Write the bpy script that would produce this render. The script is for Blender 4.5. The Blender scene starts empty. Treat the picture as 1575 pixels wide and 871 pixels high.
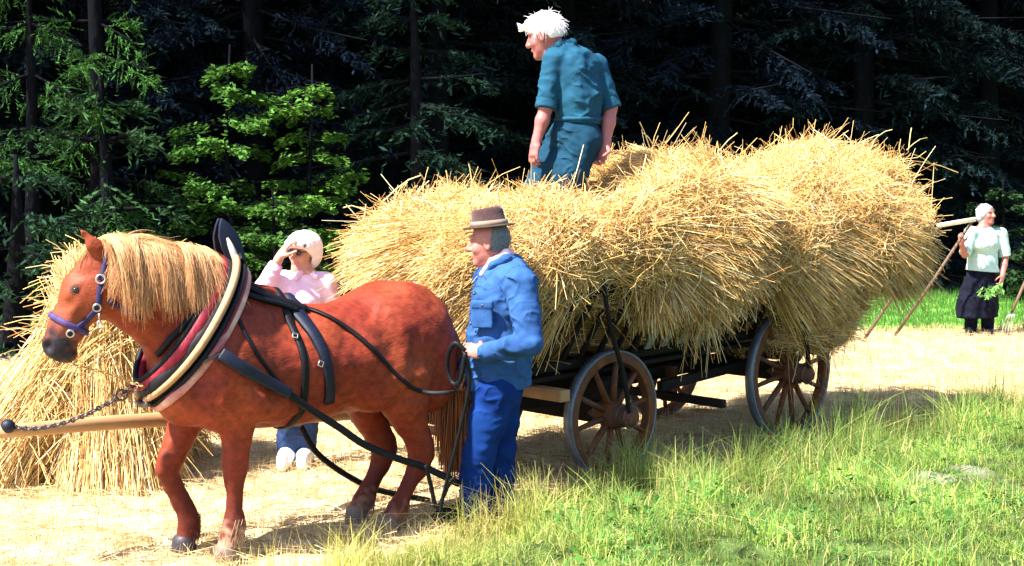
import bpy, math, random
import numpy as np
from mathutils import Vector, Matrix
from mathutils.bvhtree import BVHTree
rng = np.random.default_rng(7); random.seed(7)
SC = bpy.context.scene; COL = SC.collection
# ------------------------------------------------------------------ camera, sky, sun, exposure
CAM_H = 1.99; FPX = 1575 * 50 / 36.0; PITCH = math.atan(170 / FPX)
cam = bpy.data.cameras.new('camera'); cam.lens = 50; cam.sensor_width = 36; cam.clip_end = 2000
cam_o = bpy.data.objects.new('camera', cam); COL.objects.link(cam_o)
cam_o.location = (0, 0, CAM_H); cam_o.rotation_euler = (math.pi / 2 - PITCH, 0, 0); SC.camera = cam_o
SUN = Vector((-0.47, -0.30, 0.83)).normalized()
W = bpy.data.worlds.new('World'); SC.world = W; W.use_nodes = True
wn = W.node_tree.nodes; sky = wn.new('ShaderNodeTexSky'); sky.sky_type = 'NISHITA'; sky.sun_disc = False
sky.sun_elevation = math.asin(SUN.z); sky.sun_rotation = math.atan2(SUN.x, SUN.y)
sky.air_density = 1.0; sky.dust_density = 1.0; sky.ozone_density = 2.0
W.node_tree.links.new(sky.outputs[0], wn['Background'].inputs[0]); wn['Background'].inputs[1].default_value = 0.085
sl = bpy.data.lights.new('sun', 'SUN'); sl.energy = 4.8; sl.angle = math.radians(2.0); sl.color = (1, .95, .87)
so = bpy.data.objects.new('sun', sl); COL.objects.link(so); so.rotation_euler = SUN.to_track_quat('Z', 'Y').to_euler()
SC.view_settings.view_transform = 'Standard'; SC.view_settings.look = 'None'
SC.view_settings.gamma = 1; SC.view_settings.exposure = 2.15; SC.view_settings.use_curve_mapping = False
SC.cycles.max_bounces = 6; SC.cycles.diffuse_bounces = 3; SC.cycles.glossy_bounces = 2
SC.cycles.transmission_bounces = 3; SC.cycles.transparent_max_bounces = 4
# ------------------------------------------------------------------ sight lines: a pixel of the picture and a plane give a place
def ray(px, py):
    a = (px - 787.5) / FPX; b = -(py - 435.5) / FPX
    return np.array([a, math.cos(PITCH) + b * math.sin(PITCH), -math.sin(PITCH) + b * math.cos(PITCH)])
EYE = np.array([0, 0, CAM_H])
def atz(px, py, z=0.0):
    d = ray(px, py); return EYE + d * ((z - CAM_H) / d[2])
def aty(px, py, y):
    d = ray(px, py); return EYE + d * (y / d[1])
def unit(v):
    v = np.asarray(v, float); return v / max(np.linalg.norm(v), 1e-9)
# ------------------------------------------------------------------ materials
MATS = {}
def mat(name, col=(.5, .5, .5), rough=.8, spec=.25, noise=(0, 0), bump=(0, 0), metal=0., attr=False, trans=0., sheen=0., tint=None, stretch=(1, 1, 1), bdist=.01, crease=False):
    if name in MATS: return MATS[name]
    m = bpy.data.materials.new(name); m.use_nodes = True; nt = m.node_tree; N = nt.nodes; L = nt.links
    b = N['Principled BSDF']; b.inputs['Roughness'].default_value = rough
    b.inputs['Specular IOR Level'].default_value = spec; b.inputs['Metallic'].default_value = metal
    if sheen: b.inputs['Sheen Weight'].default_value = sheen
    tc = N.new('ShaderNodeTexCoord'); mp = N.new('ShaderNodeMapping'); mp.inputs['Scale'].default_value = stretch
    L.new(tc.outputs['Object'], mp.inputs[0])
    if attr:
        a = N.new('ShaderNodeAttribute'); a.attribute_name = 'col'; src = a.outputs['Color']
    else:
        r = N.new('ShaderNodeRGB'); r.outputs[0].default_value = (*col, 1); src = r.outputs[0]
    if noise[1]:
        n = N.new('ShaderNodeTexNoise'); n.inputs['Scale'].default_value = noise[0]; n.inputs['Detail'].default_value = 5
        n.inputs['Roughness'].default_value = .65; L.new(mp.outputs[0], n.inputs['Vector'])
        mr = N.new('ShaderNodeMapRange'); mr.inputs[1].default_value = .25; mr.inputs[2].default_value = .75
        mr.inputs[3].default_value = 1 - noise[1]; mr.inputs[4].default_value = 1 + noise[1]; L.new(n.outputs[0], mr.inputs[0])
        mx = N.new('ShaderNodeMix'); mx.data_type = 'RGBA'; mx.blend_type = 'MULTIPLY'; mx.inputs[0].default_value = 1
        L.new(src, mx.inputs[6]); L.new(mr.outputs[0], mx.inputs[7]); src = mx.outputs[2]
        if tint:
            n2 = N.new('ShaderNodeTexNoise'); n2.inputs['Scale'].default_value = noise[0] * .37; n2.inputs['Detail'].default_value = 3
            L.new(mp.outputs[0], n2.inputs['Vector'])
            m2 = N.new('ShaderNodeMapRange'); m2.inputs[1].default_value = .42; m2.inputs[2].default_value = .68; L.new(n2.outputs[0], m2.inputs[0])
            m2.inputs[4].default_value = .8
            mt = N.new('ShaderNodeMix'); mt.data_type = 'RGBA'; mt.inputs[7].default_value = (*tint, 1)
            L.new(m2.outputs[0], mt.inputs[0]); L.new(src, mt.inputs[6]); src = mt.outputs[2]
    L.new(src, b.inputs['Base Color'])
    if bump[1]:
        n = N.new('ShaderNodeTexNoise'); n.inputs['Scale'].default_value = bump[0]; n.inputs['Detail'].default_value = 1.5 if crease else 4
        if crease: n.noise_type = 'RIDGED_MULTIFRACTAL'; n.normalize = True; n.inputs['Distortion'].default_value = .6
        L.new(mp.outputs[0], n.inputs['Vector'])
        bp = N.new('ShaderNodeBump'); bp.inputs['Strength'].default_value = bump[1]; bp.inputs['Distance'].default_value = bdist
        L.new(n.outputs[0], bp.inputs['Height']); L.new(bp.outputs[0], b.inputs['Normal'])
    if trans:
        t = N.new('ShaderNodeBsdfTranslucent'); L.new(src, t.inputs[0]); ms = N.new('ShaderNodeMixShader'); ms.inputs[0].default_value = trans
        L.new(b.outputs[0], ms.inputs[1]); L.new(t.outputs[0], ms.inputs[2]); L.new(ms.outputs[0], N['Material Output'].inputs[0])
    MATS[name] = m; return m
# ------------------------------------------------------------------ meshes and objects
def mesh(name, V, F, col=None, smooth=True):
    V = np.asarray(V, np.float32).reshape(-1, 3); me = bpy.data.meshes.new(name)
    if isinstance(F, np.ndarray):
        nf, k = F.shape; idx = F.astype(np.int32).ravel(); start = np.arange(0, nf * k, k, dtype=np.int32)
    else:
        nf = len(F); ln = np.array([len(f) for f in F], np.int32); idx = np.array([i for f in F for i in f], np.int32)
        start = np.concatenate([[0], np.cumsum(ln)[:-1]]).astype(np.int32)
    me.vertices.add(len(V)); me.vertices.foreach_set('co', V.ravel())
    me.loops.add(len(idx)); me.loops.foreach_set('vertex_index', idx)
    me.polygons.add(nf); me.polygons.foreach_set('loop_start', start)
    me.update(calc_edges=True); me.validate()
    if smooth: me.polygons.foreach_set('use_smooth', np.ones(len(me.polygons), bool))
    if col is not None:
        a = me.attributes.new('col', 'FLOAT_COLOR', 'POINT'); c = np.ones((len(V), 4), np.float32); c[:, :3] = col; a.data.foreach_set('color', c.ravel())
    return me
def link(name, me, m, parent=None):
    o = bpy.data.objects.new(name, me); COL.objects.link(o)
    if me is not None and m is not None and not me.materials: me.materials.append(m)
    if parent is not None: o.parent = parent
    return o
def tag(o, label=None, cat=None, group=None, kind=None):
    for k, v in (('label', label), ('category', cat), ('group', group), ('kind', kind)):
        if v: o[k] = v
    return o
def thing(name, label, cat, loc=(0, 0, 0), rz=0, group=None):
    o = bpy.data.objects.new(name, None); o.empty_display_size = .2; COL.objects.link(o)
    o.location = loc; o.rotation_euler = (0, 0, rz); return tag(o, label, cat, group)
class MB:
    def __init__(s): s.V = []; s.F = []
    def add(s, V, F):
        k = len(s.V); s.V += [tuple(v) for v in V]; s.F += [tuple(i + k for i in f) for f in F]; return s
    def bar(s, a, b, w, h, up=(0, 0, 1), taper=1.0):
        a = np.array(a, float); b = np.array(b, float); t = unit(b - a); u = np.array(up, float); x = np.cross(t, u)
        if np.linalg.norm(x) < 1e-3: x = np.cross(t, (1, 0, 0))
        x = unit(x); y = np.cross(x, t); V = []
        for p, k in ((a, 1), (b, taper)):
            for i, j in ((-1, -1), (1, -1), (1, 1), (-1, 1)): V.append(p + x * i * w / 2 * k + y * j * h / 2 * k)
        return s.add(V, [(3, 2, 1, 0), (4, 5, 6, 7), (0, 1, 5, 4), (1, 2, 6, 5), (2, 3, 7, 6), (3, 0, 4, 7)])
    def tube(s, P, r, n=8, cap=True, asp=1.0, side=None):
        P = np.array(P, float); m = len(P); r = np.broadcast_to(np.asarray(r, float), (m,)); T = np.gradient(P, axis=0)
        ref = np.array(side if side is not None else (0, 0, 1), float); V = []; prev = None
        for i in range(m):
            t = unit(T[i]); x = ref - t * (ref @ t) if prev is None or side is not None else prev - t * (prev @ t)
            if np.linalg.norm(x) < 1e-3: x = np.cross(t, (1, .3, 0))
            x = unit(x); prev = x; y = np.cross(t, x)
            for k in range(n):
                a = 2 * math.pi * k / n; V.append(P[i] + x * math.cos(a) * r[i] * asp + y * math.sin(a) * r[i])
        F = [(i * n + k, i * n + (k + 1) % n, (i + 1) * n + (k + 1) % n, (i + 1) * n + k) for i in range(m - 1) for k in range(n)]
        if cap: F += [tuple(range(n))[::-1], tuple((m - 1) * n + k for k in range(n))]
        return s.add(V, F)
    def ring(s, c, ax, R, r, n=24, k=8, asp=1.0):
        c = np.array(c, float); ax = unit(ax); x = unit(np.cross(ax, (0.3, .2, 1) if abs(ax[2]) < .9 else (1, 0, 0))); y = np.cross(ax, x); V = []
        for i in range(n):
            a = 2 * math.pi * i / n; d = x * math.cos(a) + y * math.sin(a)
            for j in range(k):
                b = 2 * math.pi * j / k; V.append(c + d * (R + r * math.cos(b)) + ax * r * asp * math.sin(b))
        return s.add(V, [(i * k + j, ((i + 1) % n) * k + j, ((i + 1) % n) * k + (j + 1) % k, i * k + (j + 1) % k) for i in range(n) for j in range(k)])
    def lathe(s, c, ax, prof, n=24, x=None, sx=1., sy=1.):
        c = np.array(c, float); ax = unit(ax)
        x = unit(np.cross(ax, (1, 0, 0) if abs(ax[0]) < .9 else (0, 1, 0))) if x is None else unit(x); y = np.cross(ax, x); V = []; m = len(prof)
        for (r, h) in prof:
            for i in range(n):
                a = 2 * math.pi * i / n; V.append(c + ax * h + x * r * sx * math.cos(a) + y * r * sy * math.sin(a))
        F = [(i * n + k, i * n + (k + 1) % n, (i + 1) * n + (k + 1) % n, (i + 1) * n + k) for i in range(m - 1) for k in range(n)]
        cl = np.allclose(prof[0], prof[-1])
        if prof[0][0] > 1e-4 and not cl: F.append(tuple(range(n))[::-1])
        if prof[-1][0] > 1e-4 and not cl: F.append(tuple((m - 1) * n + k for k in range(n)))
        return s.add(V, F)
    def build(s, name, m, parent=None, smooth=False, bevel=0):
        o = link(name, mesh(name, s.V, s.F, smooth=smooth), m, parent)
        if bevel:
            b = o.modifiers.new('bevel', 'BEVEL'); b.width = bevel; b.segments = 2; b.limit_method = 'ANGLE'
        return o
def smoothpath(P, n=8):
    P = np.asarray(P, float); Q = np.vstack([2 * P[0] - P[1], P, 2 * P[-1] - P[-2]]); out = []
    for i in range(1, len(Q) - 2):
        for t in np.linspace(0, 1, n, endpoint=False):
            a, b, c, d = Q[i - 1], Q[i], Q[i + 1], Q[i + 2]
            out.append(.5 * (2 * b + (c - a) * t + (2 * a - 5 * b + 4 * c - d) * t * t + (3 * b - a - 3 * c + d) * t ** 3))
    out.append(P[-1]); return np.array(out)
def strands(P, R, n=3):
    """P (N,S,3) centre lines, R (N,S) radii -> verts, quads, strand index of each vertex"""
    N_, S, _ = P.shape; T = np.gradient(P, axis=1); T /= np.linalg.norm(T, axis=2, keepdims=True) + 1e-9
    ref = rng.normal(size=(N_, 1, 3)); x = np.cross(T, np.broadcast_to(ref, T.shape)); x /= np.linalg.norm(x, axis=2, keepdims=True) + 1e-9; y = np.cross(T, x)
    A = np.arange(n) * 2 * math.pi / n
    V = P[:, :, None, :] + (x[:, :, None, :] * np.cos(A)[None, None, :, None] + y[:, :, None, :] * np.sin(A)[None, None, :, None]) * R[:, :, None, None]
    i = np.arange(N_)[:, None, None] * S * n; s_ = np.arange(S - 1)[None, :, None] * n; k = np.arange(n)[None, None, :]; k2 = (k + 1) % n
    F = np.stack([i + s_ + k, i + s_ + k2, i + s_ + n + k2, i + s_ + n + k], -1).reshape(-1, 4)
    return V.reshape(-1, 3), F, np.repeat(np.arange(N_), S * n)
def ribbons(P, Wd, side):
    """flat blades: P (N,S,3), Wd (N,S) half widths, side (N,3)"""
    N_, S, _ = P.shape; V = np.stack([P - side[:, None, :] * Wd[..., None], P + side[:, None, :] * Wd[..., None]], 2)
    i = np.arange(N_)[:, None] * S * 2; s_ = np.arange(S - 1)[None, :] * 2
    F = np.stack([i + s_, i + s_ + 1, i + s_ + 3, i + s_ + 2], -1).reshape(-1, 4)
    return V.reshape(-1, 3), F, np.repeat(np.arange(N_), S * 2)
def joinvf(parts):
    V = []; F = []; C = []; k = 0
    for v, f, c in parts: V.append(v); F.append(f + k); C.append(np.broadcast_to(c, (len(v), 3))); k += len(v)
    return np.vstack(V), np.vstack(F), np.vstack(C)
# smooth noise made of waves
class Waves:
    def __init__(s, wl, n=14, seed=0, stretch=(1, 1, 1)):
        r = np.random.default_rng(seed); d = r.normal(size=(n, 3)); d /= np.linalg.norm(d, axis=1, keepdims=True)
        s.k = d * (2 * math.pi / wl * r.uniform(.6, 1.7, n))[:, None] / np.array(stretch); s.p = r.uniform(0, 6.28, n); s.a = 1 / math.sqrt(n / 2)
    def __call__(s, P):
        out = np.zeros(P.shape[:-1], np.float32)
        for k, p in zip(s.k, s.p): out += np.sin(P @ k + p)
        return out * s.a
# ------------------------------------------------------------------ one continuous skin out of blended solids
class Skin:
    def __init__(s): s.pr = []; s.cuts = []
    def cap(s, a, b, ra, rb=None, k=.02, side=None, asp=1.0, col=None, sub=False):
        a = np.array(a, float); b = np.array(b, float); rb = ra if rb is None else rb
        if np.linalg.norm(b - a) < 1e-5: b = b + np.array([0, 0, 1e-4])
        R = max(ra, rb) * max(asp, 1); lo = np.minimum(a, b) - R; hi = np.maximum(a, b) + R; L2 = float((b - a) @ (b - a))
        if side is not None:
            sd = np.array(side, float); t = unit(b - a); sd = unit(sd - t * (sd @ t))
        def f(P):
            q = P - a; t = np.clip(q @ (b - a) / L2, 0, 1); q = q - t[..., None] * (b - a); r = ra + (rb - ra) * t; n2 = (q * q).sum(-1)
            if side is None: return np.sqrt(n2) - r
            qs = q @ sd; return (np.sqrt(np.maximum(n2 - qs * qs, 0) + (qs / asp) ** 2) - r) * min(1, asp)
        s.pr.append((f, lo, hi, k, col, sub)); return s
    def chain(s, pts, k=.02, side=None, asp=1.0, col=None):
        for (p, r), (q, r2) in zip(pts[:-1], pts[1:]): s.cap(p, q, r, r2, k, side, asp, col)
        return s
    def ell(s, c, r, k=.02, ax=None, col=None, sub=False):
        c = np.array(c, float); r = np.array(r, float); A = np.eye(3) if ax is None else np.array(ax, float); m = r.max()
        def f(P):
            q = (P - c) @ A.T; l = np.sqrt(((q / r) ** 2).sum(-1)); g = np.sqrt(((q / r ** 2) ** 2).sum(-1)) + 1e-6
            return l * (l - 1) / g
        s.pr.append((f, c - m, c + m, k, col, sub)); return s
    def box(s, c, h, rd, k=.02, ax=None, col=None):
        c = np.array(c, float); h = np.array(h, float); A = np.eye(3) if ax is None else np.array(ax, float); m = np.linalg.norm(h) + rd
        def f(P):
            q = np.abs((P - c) @ A.T) - h; return np.sqrt((np.maximum(q, 0) ** 2).sum(-1)) + np.minimum(q.max(-1), 0) - rd
        s.pr.append((f, c - m, c + m, k, col, False)); return s
    def cut(s, o, n, lo=None, hi=None): s.cuts.append((np.array(o, float), unit(n), lo, hi)); return s
    def poly(s, h, disp=None, relax=2):
        lo = np.min([p[1] for p in s.pr if not p[5]], 0) - 4 * h; hi = np.max([p[2] for p in s.pr if not p[5]], 0) + 4 * h
        n = np.ceil((hi - lo) / h).astype(int) + 1; G = [lo[i] + h * np.arange(n[i]) for i in range(3)]; Fd = np.full(n, .5, np.float32)
        for f, l, u, k, col, sub in s.pr:
            mg = k + 3 * h; a = np.clip(((l - mg - lo) / h).astype(int), 0, n); b = np.clip(np.ceil((u + mg - lo) / h).astype(int) + 1, 0, n)
            if (b <= a).any(): continue
            P = np.stack(np.meshgrid(*[G[i][a[i]:b[i]] for i in range(3)], indexing='ij'), -1); d = f(P).astype(np.float32)
            sl = tuple(slice(a[i], b[i]) for i in range(3)); o = Fd[sl]
            if sub: hh = np.clip(.5 - .5 * (o + d) / k, 0, 1); Fd[sl] = o + (-d - o) * hh + k * hh * (1 - hh)
            else: hh = np.clip(.5 + .5 * (o - d) / k, 0, 1); Fd[sl] = o + (d - o) * hh - k * hh * (1 - hh)
        if disp is not None or s.cuts:
            near = np.argwhere(np.abs(Fd) < .12) if not s.cuts else np.argwhere(Fd < .12); P = lo + near * h; t = tuple(near.T); v = Fd[t]
            if disp is not None: v = v + disp(P).astype(np.float32)
            for o, nn, l, u in s.cuts:
                d = (P - o) @ nn
                if l is not None: d = np.where(((P >= l) & (P <= u)).all(1), d, -1)
                v = np.maximum(v, d)
            Fd[t] = v
        V, Q = nets(Fd, lo, h)
        if relax:
            E = np.vstack([Q[:, [0, 1]], Q[:, [1, 2]], Q[:, [2, 3]], Q[:, [3, 0]]])
            for _ in range(relax):
                acc = np.zeros_like(V); cn = np.zeros(len(V))
                for a, b in ((0, 1), (1, 0)):
                    for i in range(3): acc[:, i] += np.bincount(E[:, a], V[E[:, b], i], len(V))
                    cn += np.bincount(E[:, a], minlength=len(V))
                V = V * .5 + .5 * acc / np.maximum(cn, 1)[:, None]
        return V, Q
    def colours(s, V, base, soft=.006):
        D = []; C = []
        for f, l, u, k, col, sub in s.pr:
            if sub: continue
            D.append(f(V)); C.append(base if col is None else col)
        D = np.array(D); w = np.exp(-np.clip((D - D.min(0)) / soft, 0, 30)); w /= w.sum(0)
        return w.T @ np.array(C)
def nets(Fd, o, h):
    S = Fd < 0; nx, ny, nz = Fd.shape; c = np.zeros((nx - 1, ny - 1, nz - 1), np.uint8)
    cor = [(i, j, k) for i in (0, 1) for j in (0, 1) for k in (0, 1)]
    for i, j, k in cor: c += S[i:nx - 1 + i, j:ny - 1 + j, k:nz - 1 + k]
    act = (c > 0) & (c < 8); A = np.argwhere(act); idx = np.full(act.shape, -1, np.int32); idx[act] = np.arange(len(A))
    val = [Fd[A[:, 0] + i, A[:, 1] + j, A[:, 2] + k] for i, j, k in cor]; acc = np.zeros((len(A), 3)); cn = np.zeros(len(A))
    for a in range(8):
        for b in range(a + 1, 8):
            df = np.array(cor[b]) - np.array(cor[a])
            if np.abs(df).sum() != 1: continue
            m = (val[a] < 0) != (val[b] < 0); t = val[a][m] / (val[a][m] - val[b][m]); acc[m] += np.array(cor[a]) + t[:, None] * df; cn[m] += 1
    V = (A + acc / cn[:, None]) * h + o; Q = []
    for ax in range(3):
        p, q = [i for i in range(3) if i != ax]
        s0 = [slice(None)] * 3; s1 = [slice(None)] * 3; s0[ax] = slice(0, -1); s1[ax] = slice(1, None)
        for r in (p, q): s0[r] = slice(1, -1); s1[r] = slice(1, -1)
        a0 = S[tuple(s0)]; m = a0 != S[tuple(s1)]; L = np.argwhere(m); fl = a0[m]; L[:, p] += 1; L[:, q] += 1
        def g(dp, dq):
            M = L.copy(); M[:, p] -= dp; M[:, q] -= dq; return idx[M[:, 0], M[:, 1], M[:, 2]]
        quad = np.stack([g(1, 1), g(0, 1), g(0, 0), g(1, 0)], 1)
        if ax == 1: fl = ~fl
        quad[~fl] = quad[~fl][:, ::-1]; Q.append(quad)
    return V, np.vstack(Q)
def skin_obj(name, sk, h, m, parent=None, base=(.5, .5, .5), disp=None, relax=2, colfn=None):
    V, Q = sk.poly(h, disp, relax); c = sk.colours(V, base) if colfn is None else colfn(V)
    return link(name, mesh(name, V, Q, c), m, parent)
# ================================================================== GROUND AND FOREST
WA = math.radians(44.33); WU = np.array([math.cos(WA), math.sin(WA), 0]); WN = np.array([WU[1], -WU[0], 0]); WO = np.array([.215, 9.617, 0])
gw1 = Waves(1.6, 12, 11); gw2 = Waves(.5, 12, 12); gw3 = Waves(5., 8, 13)
def vline(x, y): return x * WN[0] + y * WN[1]                       # distance along the wagon's near side; the verge starts at about -6
def sst(t): t = np.clip(t, 0, 1); return t * t * (3 - 2 * t)
def verge(x, y):
    P = np.stack([x, y, 0 * x], -1); return vline(x, y) + 5.52 + .36 * np.exp(-((x - .55) / .9) ** 2) - .38 * sst((-.55 - x) / .5) + .08 * gw1(P) + .05 * gw2(P)
def wood(x, y): return y - (18.6 + .36 * (x + 6.4)) - .4 * np.sin(x * .7)
def ground_z(x, y):
    x = np.asarray(x, float); y = np.asarray(y, float); P = np.stack([x, y, 0 * x], -1); v = verge(x, y); w = wood(x, y)
    z = .20 * sst(v / 1.4) + .05 * sst((v - 1.2) / 2) + .012 * gw2(P) + .02 * gw1(P) * sst(v / .6 + .2)
    return z + np.clip(w - 1.5, 0, 25) * .55 + .3 * gw3(P) * sst((w - 2) / 6)
xs = np.concatenate([np.linspace(-900, -16, 24), np.arange(-15.5, -5, .5), np.arange(-5, 8, .06), np.arange(8, 20, .5), np.linspace(20.5, 900, 24)])
ys = np.concatenate([np.linspace(-200, 2, 10), np.arange(2.5, 4.4, .3), np.arange(4.4, 14, .06), np.arange(14, 24, .14), np.arange(24, 60, .8), np.linspace(62, 1500, 24)])
X, Y = np.meshgrid(xs, ys, indexing='ij'); Z = ground_z(X, Y); nx, ny = X.shape
I = np.arange(nx * ny).reshape(nx, ny); F = np.stack([I[:-1, :-1], I[1:, :-1], I[1:, 1:], I[:-1, 1:]], -1).reshape(-1, 4)
P = np.stack([X, Y, Z], -1).reshape(-1, 3); v = verge(P[:, 0], P[:, 1]); w = wood(P[:, 0], P[:, 1]); n1 = gw1(P * (1, 1, 0)); n2 = gw2(P * (1, 1, 0))
C = np.array((.55, .43, .26)) * (1 + .12 * n1 + .16 * n2)[:, None]
def mixc(C, wt, t): wt = np.clip(wt, 0, 1)[:, None]; return C * (1 - wt) + np.array(t) * wt
C = mixc(C, (n2 - .35) * .55, (.27, .16, .065)); C = mixc(C, (gw2(P * (2.7, 2.7, 0)) - .5) * .6, (.33, .21, .09))
# trodden, darker soil along the wheel line
C = mixc(C, np.exp(-((v + .15) / .22) ** 2) * (.35 + .25 * n2), (.28, .17, .08))
C = mixc(C, (v + .05) / .25, (.20, .20, .07)); C = mixc(C, (v - .3) / .5, (.040, .062, .018)); C *= np.where((v > .1) & (w < -8), np.clip(1 + .5 * gw2(P * (3.1, 3.1, 0)), .3, 2), 1)[:, None];  # soil under the grass darkened so gaps between blades look shaded
tr = np.exp(-((v - 1.80 + .10 * n1) / .17) ** 2) * sst((P[:, 0] - 1.9) / .5) * sst(n2 + .7); C = mixc(C, tr * .75, (.17, .165, .13))
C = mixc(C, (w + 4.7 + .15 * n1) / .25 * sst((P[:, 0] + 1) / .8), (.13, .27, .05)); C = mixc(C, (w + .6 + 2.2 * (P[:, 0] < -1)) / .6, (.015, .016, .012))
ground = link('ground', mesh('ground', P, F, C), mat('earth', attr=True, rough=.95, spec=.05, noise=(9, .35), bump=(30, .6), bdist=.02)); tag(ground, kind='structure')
# ------------------------------------------------------------------ trees
M_NEED = mat('spruce_needles', attr=True, rough=.95, spec=.02, trans=.10); M_LEAF = mat('broad_leaves', attr=True, rough=.7, spec=.08, trans=.30)
M_BARK = mat('bark', (.0050, .0055, .0075), rough=.95, spec=.03, noise=(7, .5), bump=(16, .8), stretch=(1, 1, .25), bdist=.03)
def sprays(r, base, tip, droop, n_tw, tw_len, n_q, q_len, q_w, col, var, flat=.25):
    """twigs of needles along one branch -> quads"""
    base = np.array(base); tip = np.array(tip); s = r.uniform(.12, 1, n_tw) ** .8; L = np.linalg.norm(tip - base); d = (tip - base) / L; sd = unit(np.cross(d, (0, 0, 1)))
    p = base + (tip - base) * s[:, None]; p[:, 2] -= droop * L * s ** 2 - droop * .5 * L * s
    side = np.where(r.uniform(size=n_tw) < .5, 1, -1)[:, None]; t = sd * side * r.uniform(.5, 1.1, (n_tw, 1)) + d * r.uniform(.3, .9, (n_tw, 1)) + np.array((0, 0, 1.0)) * (r.normal(-.25, flat, (n_tw, 1)))
    t /= np.linalg.norm(t, axis=1, keepdims=True); tl = tw_len * (1.1 - .75 * s) * r.uniform(.6, 1.2, n_tw)
    u = np.tile(np.linspace(.1, 1, n_q), n_tw); pi = np.repeat(np.arange(n_tw), n_q); c = p[pi] + t[pi] * (tl[pi] * u)[:, None]; c[:, 2] -= .22 * tl[pi] * u ** 2
    a = t[pi] + r.normal(0, .55, (len(c), 3)); a /= np.linalg.norm(a, axis=1, keepdims=True); b = np.cross(a, r.normal(size=(len(c), 3))); b /= np.linalg.norm(b, axis=1, keepdims=True)
    l = (q_len * r.uniform(.6, 1.3, len(c)))[:, None]; wd = (q_w * r.uniform(.6, 1.3, len(c)))[:, None]
    V = np.stack([c - a * l * .5, c + b * wd * .5, c + a * l * .5, c - b * wd * .5], 1).reshape(-1, 3)
    cc = np.repeat((np.array(col) * (1 + var * r.normal(size=(n_tw, 1))).clip(.3, 2))[pi] * (1 + .2 * r.normal(size=(len(c), 1))).clip(.4, 1.7), 4, 0)
    return V, cc
def quads(parts):
    V = np.vstack([p[0] for p in parts]); C = np.vstack([p[1] for p in parts]); return V, np.arange(len(V)).reshape(-1, 4), C
def spruce(seed, H, rad, low_rad, low_z, col, dens=1.0, z0=.6, under=9.0):
    r = np.random.default_rng(seed); parts = []; mb = MB()
    mb.tube([(.05 * math.sin(z), .05 * math.cos(z * .7), z) for z in np.linspace(-.5, H * .96, 14)], np.linspace(.21, .02, 14), 9)
    z = z0
    while z < H - .3:
        det = z < under; k = 6 if det else 7
        for i in range(k):
            az = r.uniform(0, 6.28); f = z / H; R = rad * min(1, (1 - f) * 1.9); R *= low_rad + (1 - low_rad) * float(sst(z / low_z)); R *= r.uniform(.65, 1.15)
            if z < 4 and r.uniform() < .25: continue
            d = np.array((math.cos(az), math.sin(az), r.normal(-.12 if f < .7 else .15, .10))); base = np.array((0, 0, z)) + d * .1; tip = base + d * R
            mb.tube([base, base + d * R * .5 + (0, 0, -.02 * R), tip], [.030, .018, .005], 4, False)
            nt = int((16 if det else 7) * dens * (R + .4)); 
            parts.append(sprays(r, base, tip, .25, max(nt, 4), .55 if det else .8, 7 if det else 4, .13 if det else .36, .034 if det else .15, col, .35))
        z += r.uniform(.28, .42) if det else r.uniform(.5, .7)
    return quads(parts), mb
def larch(seed, H, col):
    r = np.random.default_rng(seed); parts = []; mb = MB(); mb.tube([(.12 * math.sin(z * .5), 0, z) for z in np.linspace(-.4, H, 14)], np.linspace(.14, .02, 14), 8)
    z = 1.4
    while z < H:
        for i in range(3):
            az = r.uniform(0, 6.28); R = r.uniform(.5, 1.45) * (1 - .5 * z / H); d = np.array((math.cos(az), math.sin(az), r.normal(-.3, .2))); base = np.array((.12 * math.sin(z * .5), 0, z)); tip = base + d * R
            mb.tube([base, base + d * R * .5 + (0, 0, .02), tip], [.022, .014, .004], 4, False)
            parts.append(sprays(r, base, tip, .3, int(30 * R + 6), .5, 10, .09, .017, col, .25, .5))
        z += r.uniform(.35, .8)
    return quads(parts), mb
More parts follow.
